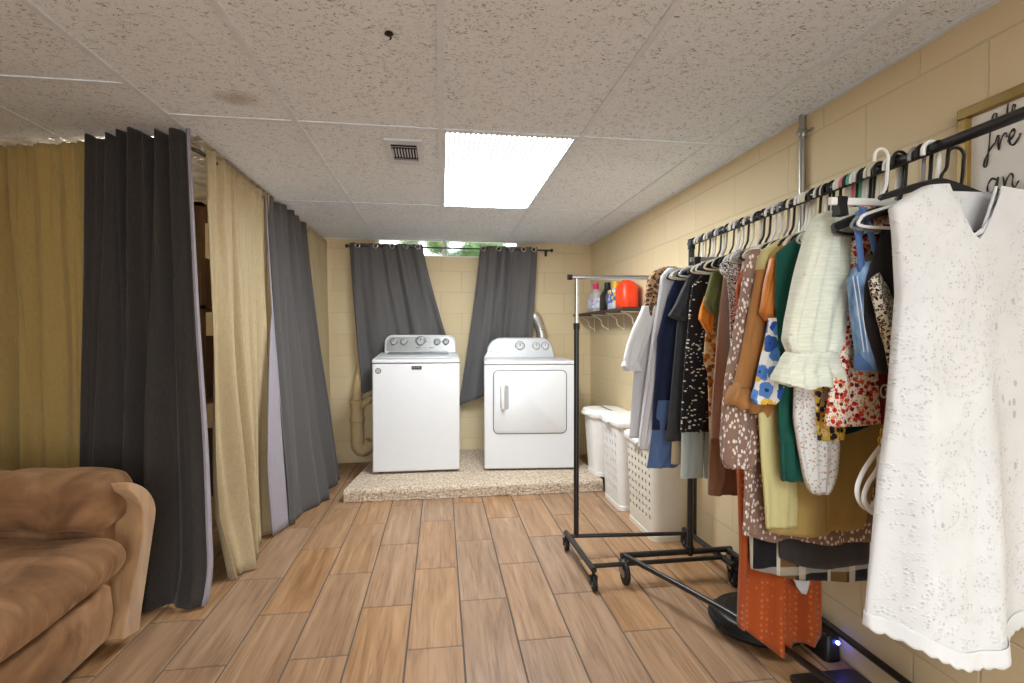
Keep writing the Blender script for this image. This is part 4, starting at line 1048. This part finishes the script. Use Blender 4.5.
# armhole and neck binding
obj('neck_binding', MB().tube([(1.235 + .066 * math.cos(a), YD - .030 + .012 * abs(math.cos(a)), rows[0][0] - .132 * (1 - abs(math.cos(a)) ** 1.3)) for a in [math.pi * k / 30 for k in range(31)]], .0035, 8), M['white_cotton'], t)
hanger('flat', 'black', .17, 1.12, 'black flat hanger holding the long white eyelet dress', 'hangers on the loaded garment rack', 0, .0, .7)
hanger('tube', 'white', .19, 1.145, 'white tubular hanger hooked right behind the white eyelet dress', 'hangers on the loaded garment rack', -3, .0)
hanger('clip', 'white', .165, 1.205, 'white clip hanger with a straight bar just behind the white dress', 'hangers on the loaded garment rack', 6, -.085)
hanger('clip', 'black', .15, 1.17, 'black clip hanger showing through the neckline of the white dress', 'hangers on the loaded garment rack', -4, .1)

# -- black top with leopard edge
M['black_cotton'] = fab('black_cotton', srgb(44, 42, 44), .12)
M['leo_white'] = fab_leopard('black_white_animal_print', srgb(226, 216, 200), srgb(196, 170, 130), srgb(34, 30, 30), 130)
t = garment('sleeveless_top', 'black top with black and white animal print edge beside the white dress', 'top', 1.155)
body('fabric', M['black_cotton'], t, 1.165, [(228, 884), (240, 880), (262, 872), (285, 867), (320, 868), (350, 874), (374, 880)], th=.014, seed=5, xmax=1.40)
rows = []
for (u_, v_, w_) in ((868, 282, 5), (871, 296, 8), (875, 312, 9), (880, 332, 9), (885, 350, 8), (889, 372, 7)):
    p = at(u_, v_, 1.135); q = at(u_ + w_, v_ - 5, 1.125); s_ = at(u_ + 2 * w_, v_ - 9, 1.14)
    rows.append([tuple(p), tuple(q), tuple(s_)])
obj('animal_print_edge', MB().loft(rows, closed=False), M['leo_white'], t, solid=.006)
hang(1.165, 'tube', 'black', 'the black top with animal print edge', .16)
# -- maroon tee
M['maroon'] = fab('maroon_jersey', srgb(112, 30, 34), .1)
t = garment('maroon_shirt', 'dark red shirt with white lettering peeking out beside the white dress', 'shirt', 1.245)
body('fabric', M['maroon'], t, 1.25, [(225, 880), (240, 872), (300, 866), (365, 868), (424, 873)], th=.012, xmax=1.42, seed=7)
a_ = at(884, 392, 1.228); 
obj('lettering', MB().tube([(a_.x + .016 * math.cos(q) * (1 - q / 12), 1.2265, a_.z + .022 * math.sin(q) * (1 - q / 14)) for q in [k * .35 for k in range(22)]], .0028, 6, flat=.4), M['white_cotton'], t)
hang(1.25, 'tube', 'grey', 'the dark red shirt')
# -- denim
g = fabric_base('light_blue_denim', .85); v = g.co((1, 1, .3)); g.color(g.ramp(g.noise(v, 60, 3), [(.3, srgb(92, 128, 176)), (.5, srgb(122, 158, 204)), (.75, srgb(168, 194, 224))])); M['denim'] = g.m
M['denim_dark'] = fab('denim_trim', srgb(88, 122, 178), .12)
t = garment('denim_overalls', 'light blue denim overalls hanging by their straps from a black hanger', 'overalls', 1.2)
YN_ = 1.20
body('fabric', M['denim'], t, YN_, [(262, 862, 878), (268, 856, 881), (282, 849, 884), (300, 850, 886), (325, 853, 888), (350, 857, 889), (364, 860, 890), (371, 862, 889)], th=.024, folds=1.6, amp=.006, seed=2)
obj('cuff', MB().loft([[(lerp(at(858, 352, YN_).x, at(890, 352, YN_).x, .5) + p[0], YN_ + p[1], at(870, v_, YN_).z) for p in [((at(890, 352, YN_).x - at(858, 352, YN_).x) / 2 * (1.06 + i) * math.cos(a), .029 * math.sin(a)) for a in [2 * math.pi * k / 40 for k in range(40)]]] for v_, i in ((354, 0), (362, .02), (370, .04))]), M['denim_dark'], t, solid=.003)
for du in (0, 4):
    pts = [at(853 + du, 276, YN_ - .03), at(858 + du, 310, YN_ - .032), at(864 + du, 352, YN_ - .03)]
    obj('seam', MB().tube(catmull(pts, 12), .0012, 6), M['white_cotton'], t)
for pts_, nm in (([(859, 212), (858, 230), (860, 250), (862, 272)], 'a'), ([(862, 207), (868, 225), (875, 248), (881, 270)], 'b')):
    P_ = catmull([at(u_, v_, YN_ - .015) for u_, v_ in pts_], 16)
    s_ = obj('strap', MB().loft([[(p.x - .009, p.y, p.z), (p.x + .009, p.y, p.z)] for p in P_], closed=False), M['denim_dark'], t, solid=.003)
    p = P_[5]; obj('buckle', MB().tube([(p.x - .012, p.y - .004, p.z - .012), (p.x + .012, p.y - .004, p.z - .012), (p.x + .012, p.y - .004, p.z + .012), (p.x - .012, p.y - .004, p.z + .012)], .0022, 6, closed=True), M['denim_dark'] if nm == 'a' else M['black_plastic'], s_)
hang(1.215, 'flat', 'black', 'the light blue denim overalls', .21, 4, -.02)
# -- white handbag
M['white_leather'] = plain('white_leather', srgb(236, 234, 230), .35, .4, var=.03)
M['gold'] = plain('gold_clasp', srgb(206, 170, 84), .25, .5, 1.0)
t = garment('white_handbag', 'small white handbag with looped strap and gold clasp hanging beside the dress', 'handbag', 1.16)
def U(pts, Y): return [at(u_, v_, Y) for u_, v_ in pts]
obj('strap', MB().tube(catmull(U([(883, 444), (872, 458), (862, 474), (857, 490), (861, 503), (870, 508), (878, 496), (884, 470)], 1.15), 40), .0075, 8, flat=.45), M['white_leather'], t)
obj('strap', MB().tube(catmull(U([(884, 450), (878, 468), (868, 484), (864, 498), (870, 510), (882, 514), (890, 508)], 1.13), 40), .0075, 8, flat=.45), M['white_leather'], t)
for (u_, v_, r_) in ((884, 434, .010), (881, 441, .007)):
    p = at(u_, v_, 1.15); obj('clasp', MB().tube([(p.x + r_ * math.cos(a), p.y + .2 * r_ * math.sin(a), p.z + 1.5 * r_ * math.sin(a)) for a in [2 * math.pi * k / 16 for k in range(16)]], .0028, 6, closed=True), M['gold'], t)
pz = at(890, 470, 1.16)
obj('pouch', MB().loft([[(1.20 + p[0], 1.165 + p[1], z) for p in rrect(w_, d_, d_ * .45, 4)] for z, w_, d_ in ((.78, .14, .02), (.785, .17, .03), (.90, .17, .028), (.955, .15, .018))], True, True, True), M['white_leather'], t)
obj('chain', MB().tube(catmull([at(884, 431, 1.15), Vector((1.14, 1.145, 1.2)), Vector((1.20, 1.14, 1.45)), Vector((BX - .02, 1.145, 1.585))], 40), .0028, 6), M['gold'], t)

# -- red floral dress
M['red_floral'] = fab_floral('red_floral_print', srgb(240, 226, 206), [srgb(190, 40, 36), srgb(214, 74, 56), srgb(224, 92, 70), srgb(106, 28, 52), srgb(204, 52, 44), srgb(226, 150, 110)], 78, .52, srgb(140, 130, 84))
t = garment('red_floral_dress', 'short cream dress printed with red poppies behind the denim overalls', 'dress', 1.25)
body('fabric', M['red_floral'], t, 1.262, [(205, 864, 880), (225, 852), (255, 848), (311, 843), (346, 837), (399, 827), (424, 823)], th=.018, folds=3, amp=.006, seed=9, xmax=1.45, hem=[(815, 425), (850, 426), (880, 421), (910, 420), (960, 420)])
hang(1.262, 'tube', 'white', 'the short poppy print dress', .13)
# -- mint blouse
g = fabric_base('pale_mint_gauze', .9); v = g.co((1, 1, 1))
g.color(g.ramp(g.noise(g.co((1, 1, 5)), 20, 3), [(.3, srgb(214, 218, 200)), (.7, srgb(230, 232, 218))]))
emb = g.step(g.vor(g.co((1, 1, 1), loc=(.02, 0, .03)), 24, .5), .17, .1)
cc = g.mix(g.math('MULTIPLY', emb, .4), g.ramp(g.noise(g.co((1, 1, 8)), 24, 3), [(.3, srgb(212, 217, 198)), (.7, srgb(231, 233, 219))]), srgb(186, 150, 140)); g.color(cc)
wvn = g.noise(g.co((.35, .35, 3.5)), 60, 2); g.bump(g.math('ADD', g.math('MULTIPLY', wvn, .15), g.noise(g.co((1, 1, .25)), 22, 2)), .016, .6); M['mint'] = g.m
t = garment('mint_blouse', 'pale mint gauze blouse with puffed sleeve ending in a ruffled cuff', 'blouse', 1.3)
body('fabric', M['mint'], t, 1.312, [(208, 848, 868), (216, 834), (226, 822), (250, 816), (330, 812), (372, 812)], th=.014, seed=4, xmax=1.44, amp=.006)
sl = body('sleeve', M['mint'], t, 1.284, [(213, 822, 842), (222, 813, 845), (240, 806, 848), (262, 800, 849), (290, 793, 850), (320, 786, 849), (340, 783, 847), (349, 787, 842), (353, 789, 838)], th=.034, folds=4, amp=.005, seed=8)
body('ruffle', M['mint'], sl, 1.284, [(352, 789, 838), (358, 783, 842), (368, 778, 845), (378, 774, 846), (384, 773, 846)], th=.036, folds=5, amp=.007, seed=3, hem=[(770, 380), (785, 384), (800, 389), (815, 385), (830, 388), (848, 380)])
obj('elastic', MB().tube([(at(813.5, 352, 1.284).x + .066 * math.cos(a), 1.284 + .036 * math.sin(a), at(813, 352, 1.284).z + .002 * math.sin(5 * a)) for a in [2 * math.pi * k / 40 for k in range(40)]], .004, 6, closed=True), M['mint'], sl)
hang(1.312, 'tube', 'ivory', 'the pale mint blouse')
# -- yellow navy floral top
M['yellow_floral'] = fab_floral('yellow_navy_floral', srgb(226, 186, 70), [srgb(40, 40, 62), srgb(60, 58, 80), srgb(240, 222, 160), srgb(50, 60, 54)], 60, .55)
t = garment('yellow_floral_top', 'yellow top with navy flowers showing below the mint ruffled cuff', 'top', 1.33)
body('fabric', M['yellow_floral'], t, 1.338, [(212, 838, 860), (222, 822), (250, 812), (380, 813), (408, 814, 846), (440, 817, 841)], th=.012, seed=14, xmax=1.44)
hang(1.338, 'tube', 'black', 'the yellow and navy floral top')
# -- white blouse with tiny flowers
M['ditsy'] = fab_floral('white_ditsy_floral', srgb(226, 226, 224), [srgb(206, 160, 140), srgb(180, 180, 160), srgb(214, 190, 176)], 110, .38)
t = garment('white_ditsy_blouse', 'white blouse with tiny flowers, its sleeve end hanging below the mint cuff', 'blouse', 1.355)
body('fabric', M['ditsy'], t, 1.364, [(216, 830, 850), (226, 814), (250, 803), (340, 800), (400, 800)], th=.010, seed=15, xmax=1.44)
piece('sleeve', M['ditsy'], t, 1.352, [(300, 800, 826), (380, 795, 838), (420, 794, 838), (450, 798, 838), (475, 803, 835), (488, 808, 830), (494, 813, 826)], th=.016, folds=3, amp=.004)
hang(1.364, 'tube', 'white', 'the white blouse with tiny flowers')
# -- dark green
M['green'] = fab('dark_green_crepe', srgb(28, 82, 70), .14)
t = garment('green_top', 'long dark green garment hanging just left of the mint blouse', 'top', 1.38)
body('fabric', M['green'], t, 1.390, [(232, 806, 830), (240, 793), (252, 777), (300, 775), (380, 778), (430, 779, 870), (442, 780, 815), (481, 782, 812)], th=.012, folds=3, amp=.006, seed=16, xmax=1.42)
hang(1.390, 'tube', 'green', 'the long dark green garment')
# -- blue yellow floral
M['blue_floral'] = fab_floral('blue_yellow_floral', srgb(232, 232, 230), [srgb(60, 110, 190), srgb(90, 140, 210), srgb(226, 182, 60), srgb(50, 90, 170), srgb(80, 130, 205)], 24, .6)
t = garment('blue_floral_top', 'white top printed with large blue and yellow flowers, wide sleeve over the caramel cuff', 'top', 1.41)
body('fabric', M['blue_floral'], t, 1.416, [(240, 796, 820), (250, 782), (330, 776), (400, 778)], th=.010, seed=17, xmax=1.42)
piece('sleeve', M['blue_floral'], t, 1.402, [(318, 770, 790), (340, 766, 788), (365, 760, 786), (385, 755, 784), (398, 751, 780), (404, 755, 774)], th=.018, folds=2, amp=.004)
hang(1.416, 'tube', 'pink', 'the blue and yellow floral top')
# -- orange satin
g = fabric_base('orange_satin', .4); g.color(g.ramp(g.noise(g.co((1, 1, .3)), 26, 2), [(.3, srgb(176, 96, 30)), (.7, srgb(214, 134, 60))])); M['satin'] = g.m
t = garment('orange_blouse', 'burnt orange satin blouse with short sleeve above the blue floral sleeve', 'blouse', 1.435)
body('fabric', M['satin'], t, 1.442, [(240, 792, 812), (248, 780), (262, 773), (330, 774), (390, 776)], th=.010, seed=18, xmax=1.42)
piece('sleeve', M['satin'], t, 1.430, [(258, 771, 790), (278, 766, 786), (300, 762, 783), (312, 760, 780), (321, 766, 778)], th=.018, folds=2, amp=.004)
hang(1.442, 'tube', 'white', 'the burnt orange satin blouse')
# -- khaki skirt dress
M['khaki'] = fab('khaki_twill', srgb(178, 152, 92), .08)
M['pale_yellow'] = fab('pale_yellow_linen', srgb(206, 196, 140), .07)
t = garment('khaki_dress', 'khaki pleated dress with its straight hem above the brown spotted hem', 'dress', 1.46)
body('fabric', M['khaki'], t, 1.468, [(242, 785, 806), (250, 772), (270, 764), (400, 764), (440, 766, 884), (531, 770, 864)], th=.014, folds=2, amp=.006, seed=19, xmax=1.46, hem=[(764, 532), (796, 535), (826, 535), (828, 530), (868, 527)])
piece('pale_front', M['pale_yellow'], t, 1.455, [(404, 758, 790), (440, 760, 793), (500, 764, 799), (528, 766, 797)], th=.010, folds=1.5, amp=.003)
for pts_ in ([(828, 425), (829, 470), (828, 530)], [(797, 480), (798, 505), (797, 530)]):
    obj('pleat', MB().tube(U(pts_, 1.452), .004, 6), M['khaki'], t)
hang(1.468, 'tube', 'black', 'the khaki pleated dress')
# -- caramel cardigan with pale yoke
M['caramel'] = fab('caramel_knit', srgb(166, 116, 68), .08)
t = garment('caramel_sweater', 'caramel sweater with pale yellow yoke and a thick rolled cuff', 'sweater', 1.49)
body('fabric', M['caramel'], t, 1.498, [(262, 768, 790), (285, 760), (340, 757), (400, 758)], th=.012, seed=20, xmax=1.43)
body('yoke', M['pale_yellow'], t, 1.490, [(236, 786, 806), (243, 774, 812), (250, 762, 816), (262, 757, 816), (284, 755, 812)], th=.020, seed=21, xmax=1.43)
piece('sleeve', M['caramel'], t, 1.476, [(270, 757, 776), (283, 755, 777), (320, 748, 774), (360, 740, 768), (388, 733, 765)], th=.020, folds=2, amp=.003)
P_ = [at(u_, v_, 1.460) for u_, v_ in ((731, 393), (742, 398), (755, 402), (768, 407))]
obj('rolled_cuff', MB().tube(catmull(P_, 24), [.034 + .005 * math.sin(k * .9) for k in range(24)], 14, flat=.8), M['caramel'], t)
hang(1.495, 'flat', 'black', 'the caramel sweater', .2, 3)
# -- taupe spotted dress
M['taupe_spot'] = fab_dots('taupe_white_spots', srgb(140, 112, 98), srgb(232, 222, 212), 74, .42, 1.0, (1.25, 1.25, .75))
t = garment('spotted_dress', 'taupe dress with white spots and long gathered sleeve, hem under the khaki dress', 'dress', 1.52)
body('fabric', M['taupe_spot'], t, 1.527, [(246, 770, 792), (254, 756), (270, 748), (380, 745), (470, 744, 872), (536, 742, 872)], th=.014, folds=4, amp=.006, seed=22, xmax=1.468, hem=[(738, 533), (768, 541), (790, 537), (820, 544), (850, 541), (880, 539)])
sl = piece('sleeve', M['taupe_spot'], t, 1.512, [(250, 750, 764), (262, 746, 758), (300, 740, 753), (340, 733, 748), (380, 726, 745), (410, 722, 757), (440, 720, 758), (460, 722, 755), (468, 726, 750)], th=.022, folds=3, amp=.005)
hang(1.527, 'tube', 'white', 'the taupe spotted dress')
# -- black skirt, plaid skirt
M['charcoal_jersey'] = fab('charcoal_jersey', srgb(62, 58, 58), .08)
t = garment('charcoal_dress', 'plain charcoal dress with curved hem between the spotted and the plaid hems', 'dress', 1.545)
body('fabric', M['charcoal_jersey'], t, 1.553, [(250, 768, 790), (258, 752), (275, 746), (400, 765), (480, 775, 868), (560, 780, 868)], th=.010, folds=2, amp=.004, seed=23, xmax=1.47, hem=[(776, 556), (800, 566), (830, 568), (860, 563), (890, 560)])
hang(1.553, 'tube', 'black', 'the plain charcoal dress')
g = fabric_base('brown_black_plaid', .9); v = g.co(); sx = g.sep(v)
fx = g.math('FRACT', g.math('MULTIPLY', sx[0], 1 / .19)); fz = g.math('FRACT', g.math('MULTIPLY', g.math('ADD', sx[2], .02), 1 / .16))
c = g.ramp(fx, [(0, srgb(30, 28, 32)), (.38, srgb(200, 192, 176)), (.44, srgb(112, 88, 52)), (.72, srgb(60, 50, 40)), (.78, srgb(176, 168, 150)), (.92, srgb(30, 28, 32))], True)
g.color(g.mix(g.math('MULTIPLY', g.step(g.math('ABSOLUTE', g.math('SUBTRACT', fz, .5)), .1, .08), .5), c, srgb(206, 198, 184))); M['plaid'] = g.m
t = garment('plaid_shirt', 'black and brown plaid flannel whose hem shows above the rust dress', 'shirt', 1.57)
body('fabric', M['plaid'], t, 1.578, [(255, 762, 786), (262, 748), (285, 741), (400, 746), (500, 748, 868), (578, 750, 868)], th=.012, folds=2.4, amp=.005, seed=24, xmax=1.47, hem=[(748, 567), (775, 574), (800, 579), (830, 580), (880, 580)])
hang(1.578, 'tube', 'ivory', 'the black and brown plaid flannel')
# -- pale scarf tip
M['pale_blue'] = fab('pale_blue_grey', srgb(202, 206, 210), .05)
t = garment('pale_scarf', 'pale grey scarf whose pointed end hangs in front of the rust dress', 'scarf', 1.595)
body('fabric', M['pale_blue'], t, 1.602, [(262, 778, 796), (400, 790, 808), (560, 792, 813), (582, 794, 812), (594, 802, 806)], th=.006, folds=1, amp=.002, seed=25)
hang(1.602, 'tube', 'white', 'the pale grey scarf')
# -- rust dress
M['rust'] = fab_dots('rust_swiss_dot', srgb(160, 74, 32), srgb(184, 100, 54), 46, .3, .25, (1, 1, 1))
t = garment('rust_dress', 'long rust orange dotted dress reaching almost down to the floor', 'dress', 1.63)
body('fabric', M['rust'], t, 1.645, [(262, 752, 776), (270, 742), (290, 735), (400, 737), (470, 736, 812), (540, 735, 817), (600, 735, 820), (640, 735, 820)], th=.028, folds=2.3, amp=.024, seed=27, xmax=1.46, hem=[(733, 622), (750, 634), (768, 646), (783, 652), (790, 645), (797, 636), (808, 638), (815, 630), (822, 626)], n=120)
hang(1.512, 'tube', 'black', 'the long rust orange dress')
# -- orange red print strip
M['patch'] = fab_floral('orange_white_blue_print', srgb(222, 216, 210), [srgb(222, 92, 44), srgb(226, 96, 50), srgb(96, 140, 196), srgb(230, 226, 220)], 14, .7)
t = garment('patterned_blouse', 'orange, blue and white patterned blouse with narrow sleeve beside the animal print shoulder', 'blouse', 1.70)
body('fabric', M['patch'], t, 1.712, [(254, 756, 780), (264, 742), (285, 737), (330, 738)], th=.010, seed=28, xmax=1.42)
piece('sleeve', M['patch'], t, 1.694, [(250, 744, 756), (270, 742, 754), (290, 740, 752), (318, 737, 748)], th=.016)
hang(1.712, 'tube', 'grey', 'the orange and blue patterned blouse')
# -- speckled cheetah cape shoulder
M['speckle'] = fab_leopard('black_on_white_speckle', srgb(232, 232, 230), srgb(226, 226, 224), srgb(40, 40, 42), 150)
t = garment('speckled_blouse', 'white blouse with black speckles, wide shoulder over the mauve dress', 'blouse', 1.77)
body('fabric', M['speckle'], t, 1.782, [(250, 750, 774), (256, 738), (266, 726), (290, 728), (360, 732)], th=.010, seed=29, xmax=1.42)
piece('sleeve', M['speckle'], t, 1.757, [(250, 738, 749), (257, 728, 749), (264, 721, 749), (272, 721, 748), (282, 730, 748), (292, 739, 747)], th=.022, folds=2, amp=.002)
hang(1.782, 'tube', 'white', 'the black speckled white blouse')
# -- mauve dress
M['mauve'] = fab('mauve_brown_jersey', srgb(158, 128, 114), .08); M['mocha'] = fab('mocha_jersey', srgb(124, 92, 70), .08)
t = garment('mauve_dress', 'long mauve brown dress with darker mocha lower band', 'dress', 1.84)
body('fabric', M['mauve'], t, 1.852, [(258, 738, 764), (266, 728), (276, 724), (300, 721), (380, 715), (442, 711, 770)], th=.014, folds=4, amp=.007, seed=30, xmax=1.42)
body('lower_band', M['mocha'], t, 1.852, [(438, 710, 770), (470, 710, 768), (495, 709, 766)], th=.017, folds=4, amp=.007, seed=30, xmax=1.42)
hang(1.852, 'tube', 'black', 'the long mauve brown dress')
# -- olive
M['olive'] = fab('olive_cotton', srgb(96, 100, 58), .1)
t = garment('olive_shirt', 'olive green shirt with short sleeve left of the mauve dress', 'shirt', 1.91)
body('fabric', M['olive'], t, 1.922, [(262, 732, 758), (272, 720), (300, 716), (400, 720)], th=.010, seed=31, xmax=1.42)
piece('sleeve', M['olive'], t, 1.896, [(272, 712, 727), (288, 708, 724), (302, 704, 721), (308, 707, 719), (314, 713, 718)], th=.018)
hang(1.922, 'tube', 'ivory', 'the olive green shirt')
# -- orange floral
M['orange_plain'] = fab('orange_cotton', srgb(214, 130, 44), .1)
M['amber_floral'] = fab_floral('amber_floral', srgb(222, 196, 160), [srgb(196, 120, 40), srgb(150, 80, 34), srgb(226, 160, 80)], 44, .55)
t = garment('amber_floral_top', 'amber flowered top with plain orange short sleeve', 'top', 1.98)
body('fabric', M['amber_floral'], t, 1.992, [(268, 728, 752), (278, 716), (310, 708), (362, 704), (372, 708), (446, 710, 760)], th=.010, seed=32, xmax=1.42)
piece('sleeve', M['orange_plain'], t, 1.966, [(296, 705, 714), (308, 701, 714), (319, 699, 713), (326, 703, 712), (333, 708, 711)], th=.018)
hang(1.992, 'tube', 'white', 'the amber flowered top')
# -- black dotted
M['black_dots'] = fab_dots('black_white_flecks', srgb(36, 35, 38), srgb(226, 222, 214), 72, .31, .9, (.6, .6, 1.1))
t = garment('black_dotted_blouse', 'black blouse flecked with white, hanging above pale mint trousers', 'blouse', 2.05)
body('fabric', M['black_dots'], t, 2.062, [(266, 718, 742), (274, 704), (284, 693), (310, 689), (350, 685), (400, 682), (432, 680, 740)], th=.014, folds=4, amp=.008, seed=33, xmax=1.42)
hang(2.062, 'flat', 'black', 'the white flecked black blouse', .19)
M['mint_denim'] = fab('pale_mint_denim', srgb(184, 200, 198), .06)
t = garment('mint_trousers', 'pale mint trousers whose legs hang below the white flecked blouse', 'trousers', 2.10)
body('waist', M['mint_denim'], t, 2.115, [(300, 690, 740), (380, 686, 742)], th=.010, folds=1, amp=.002, seed=34)
for a_, b_, sd in ((681, 703, 1), (704, 722, 2)): body('leg', M['mint_denim'], t, 2.115 if sd == 1 else 2.122, [(378, a_ + 4, b_ + 2), (430, a_ + 1, b_), (478, a_, b_ - 1)], th=.012, folds=1, amp=.003, seed=sd)
hang(2.118, 'clip', 'grey', 'the pale mint trousers', .15)
# -- charcoal tee
M['charcoal'] = fab('charcoal_cotton', srgb(64, 64, 68), .1)
t = garment('charcoal_shirt', 'charcoal shirt with short sleeve beside the white flecked blouse', 'shirt', 2.15)
body('fabric', M['charcoal'], t, 2.165, [(268, 708, 736), (276, 698), (290, 688), (325, 677), (400, 670), (441, 666, 720)], th=.010, folds=3, amp=.005, seed=35, xmax=1.42)
piece('sleeve', M['charcoal'], t, 2.14, [(274, 690, 700), (290, 682, 695), (305, 675, 691), (316, 668, 687), (321, 680, 685)], th=.02)
hang(2.165, 'tube', 'black', 'the charcoal short sleeved shirt')
M['sand'] = fab('sand_cotton', srgb(190, 176, 146), .07)
t = garment('sand_dress', 'narrow strip of a sand coloured dress between dark garments', 'dress', 2.20)
body('fabric', M['sand'], t, 2.212, [(272, 704, 730), (282, 692), (300, 686), (338, 680), (400, 674), (464, 671, 716)], th=.010, folds=2, amp=.004, seed=36, xmax=1.42)
hang(2.212, 'tube', 'ivory', 'the sand coloured dress')
# -- navy
M['navy'] = fab('navy_cotton', srgb(36, 44, 70), .12); M['blue_jean'] = fab('mid_blue_denim', srgb(86, 108, 148), .12)
t = garment('navy_shirt', 'long navy shirt over blue denim near the far end of the rack', 'shirt', 2.25)
body('fabric', M['navy'], t, 2.26, [(266, 696, 724), (272, 684), (280, 675), (296, 668), (338, 657), (400, 653), (430, 652, 712)], th=.010, folds=3, amp=.006, seed=37, xmax=1.42)
body('denim_hem', M['blue_jean'], t, 2.263, [(400, 657, 705), (440, 652, 702), (468, 647, 676)], th=.011, folds=2, amp=.005, seed=38)
hang(2.26, 'tube', 'black', 'the long navy shirt')
# -- grey white shirt
M['pale_grey'] = fab('pale_grey_cotton', srgb(204, 204, 208), .05)
t = garment('pale_grey_shirt', 'pale grey long sleeved shirt next to the leopard shouldered top', 'shirt', 2.31)
body('fabric', M['pale_grey'], t, 2.325, [(266, 688, 716), (272, 676), (282, 668), (330, 662), (430, 660)], th=.009, seed=39, xmax=1.42)
piece('sleeve', M['pale_grey'], t, 2.305, [(268, 668, 682), (276, 661, 678), (300, 658, 672), (330, 653, 667), (380, 646, 660), (430, 640, 652), (449, 638, 649)], th=.02)
hang(2.325, 'tube', 'white', 'the pale grey long sleeved shirt')
# -- leopard raglan
M['leo_tan'] = fab_leopard('tan_leopard', srgb(176, 142, 106), srgb(136, 98, 66), srgb(66, 46, 34), 60)
t = garment('leopard_raglan_top', 'white raglan top with leopard print shoulder at the far end of the rack', 'top', 2.35)
body('fabric', M['pale_grey'], t, 2.362, [(268, 680, 708), (274, 668), (284, 660), (330, 650), (367, 634), (400, 631), (438, 629, 700)], th=.008, folds=3, amp=.004, seed=41, xmax=1.42)
sl = body('leopard_sleeve', M['leo_tan'], t, 2.345, [(267, 664, 676), (271, 654, 672), (279, 648, 668), (292, 646, 664), (308, 644, 660), (319, 646, 656)], th=.024, folds=1, amp=.002, seed=42)
body('lower_sleeve', M['white_cotton'], sl, 2.343, [(306, 643, 658), (314, 640, 657), (328, 633, 652), (345, 627, 646), (358, 624, 641), (363, 624, 639)], th=.022, folds=2, amp=.003, seed=43)
body('frill', M['white_cotton'], sl, 2.343, [(361, 624, 639), (366, 622, 641), (371, 624, 641)], th=.025, folds=3, amp=.004, seed=44)
hang(2.362, 'tube', 'black', 'the leopard shouldered top')
# -- spare hangers between the garments
for y, kind, col, wh in ((1.745, 'tube', 'white', 'between the patterned and the speckled blouses'), (1.66, 'tube', 'ivory', 'between the rust dress and the patterned blouse'), (1.59, 'tube', 'ivory', 'between the plaid flannel and the pale scarf'), (1.87, 'tube', 'white', 'between the mauve dress and the olive shirt'), (2.02, 'tube', 'white', 'next to the amber flowered top'), (2.14, 'tube', 'white', 'between the mint trousers and the charcoal shirt'), (2.235, 'tube', 'white', 'between the sand dress and the navy shirt'), (2.30, 'tube', 'ivory', 'between the navy and the pale grey shirts'), (1.5, 'tube', 'ivory', 'right behind the caramel sweater'), (1.24, 'tube', 'black', 'between the dark red shirt and the poppy dress'), (1.185, 'tube', 'grey', 'between the black top and the denim overalls'), (1.295, 'tube', 'black', 'between the poppy dress and the mint blouse'), (1.327, 'tube', 'ivory', 'just behind the mint blouse'), (1.351, 'tube', 'black', 'just behind the yellow floral top'),
                         (1.377, 'tube', 'white', 'between the tiny flowered blouse and the green garment'), (1.403, 'tube', 'black', 'just behind the green garment'), (1.429, 'tube', 'ivory', 'between the blue floral top and the orange blouse'),
                         (1.512, 'tube', 'black', 'between the caramel sweater and the spotted dress'), (1.618, 'tube', 'white', 'just ahead of the rust dress'), (1.68, 'tube', 'black', 'just behind the rust dress'), (1.815, 'tube', 'black', 'between the speckled blouse and the mauve dress'), (2.03, 'tube', 'ivory', 'between the amber top and the flecked black blouse'), (1.955, 'tube', 'black', 'between the olive shirt and the amber top')):
    hanger(kind, col, .185, y, f'empty {col} hanger {wh}', 'hangers on the loaded garment rack', random.uniform(-4, 4))
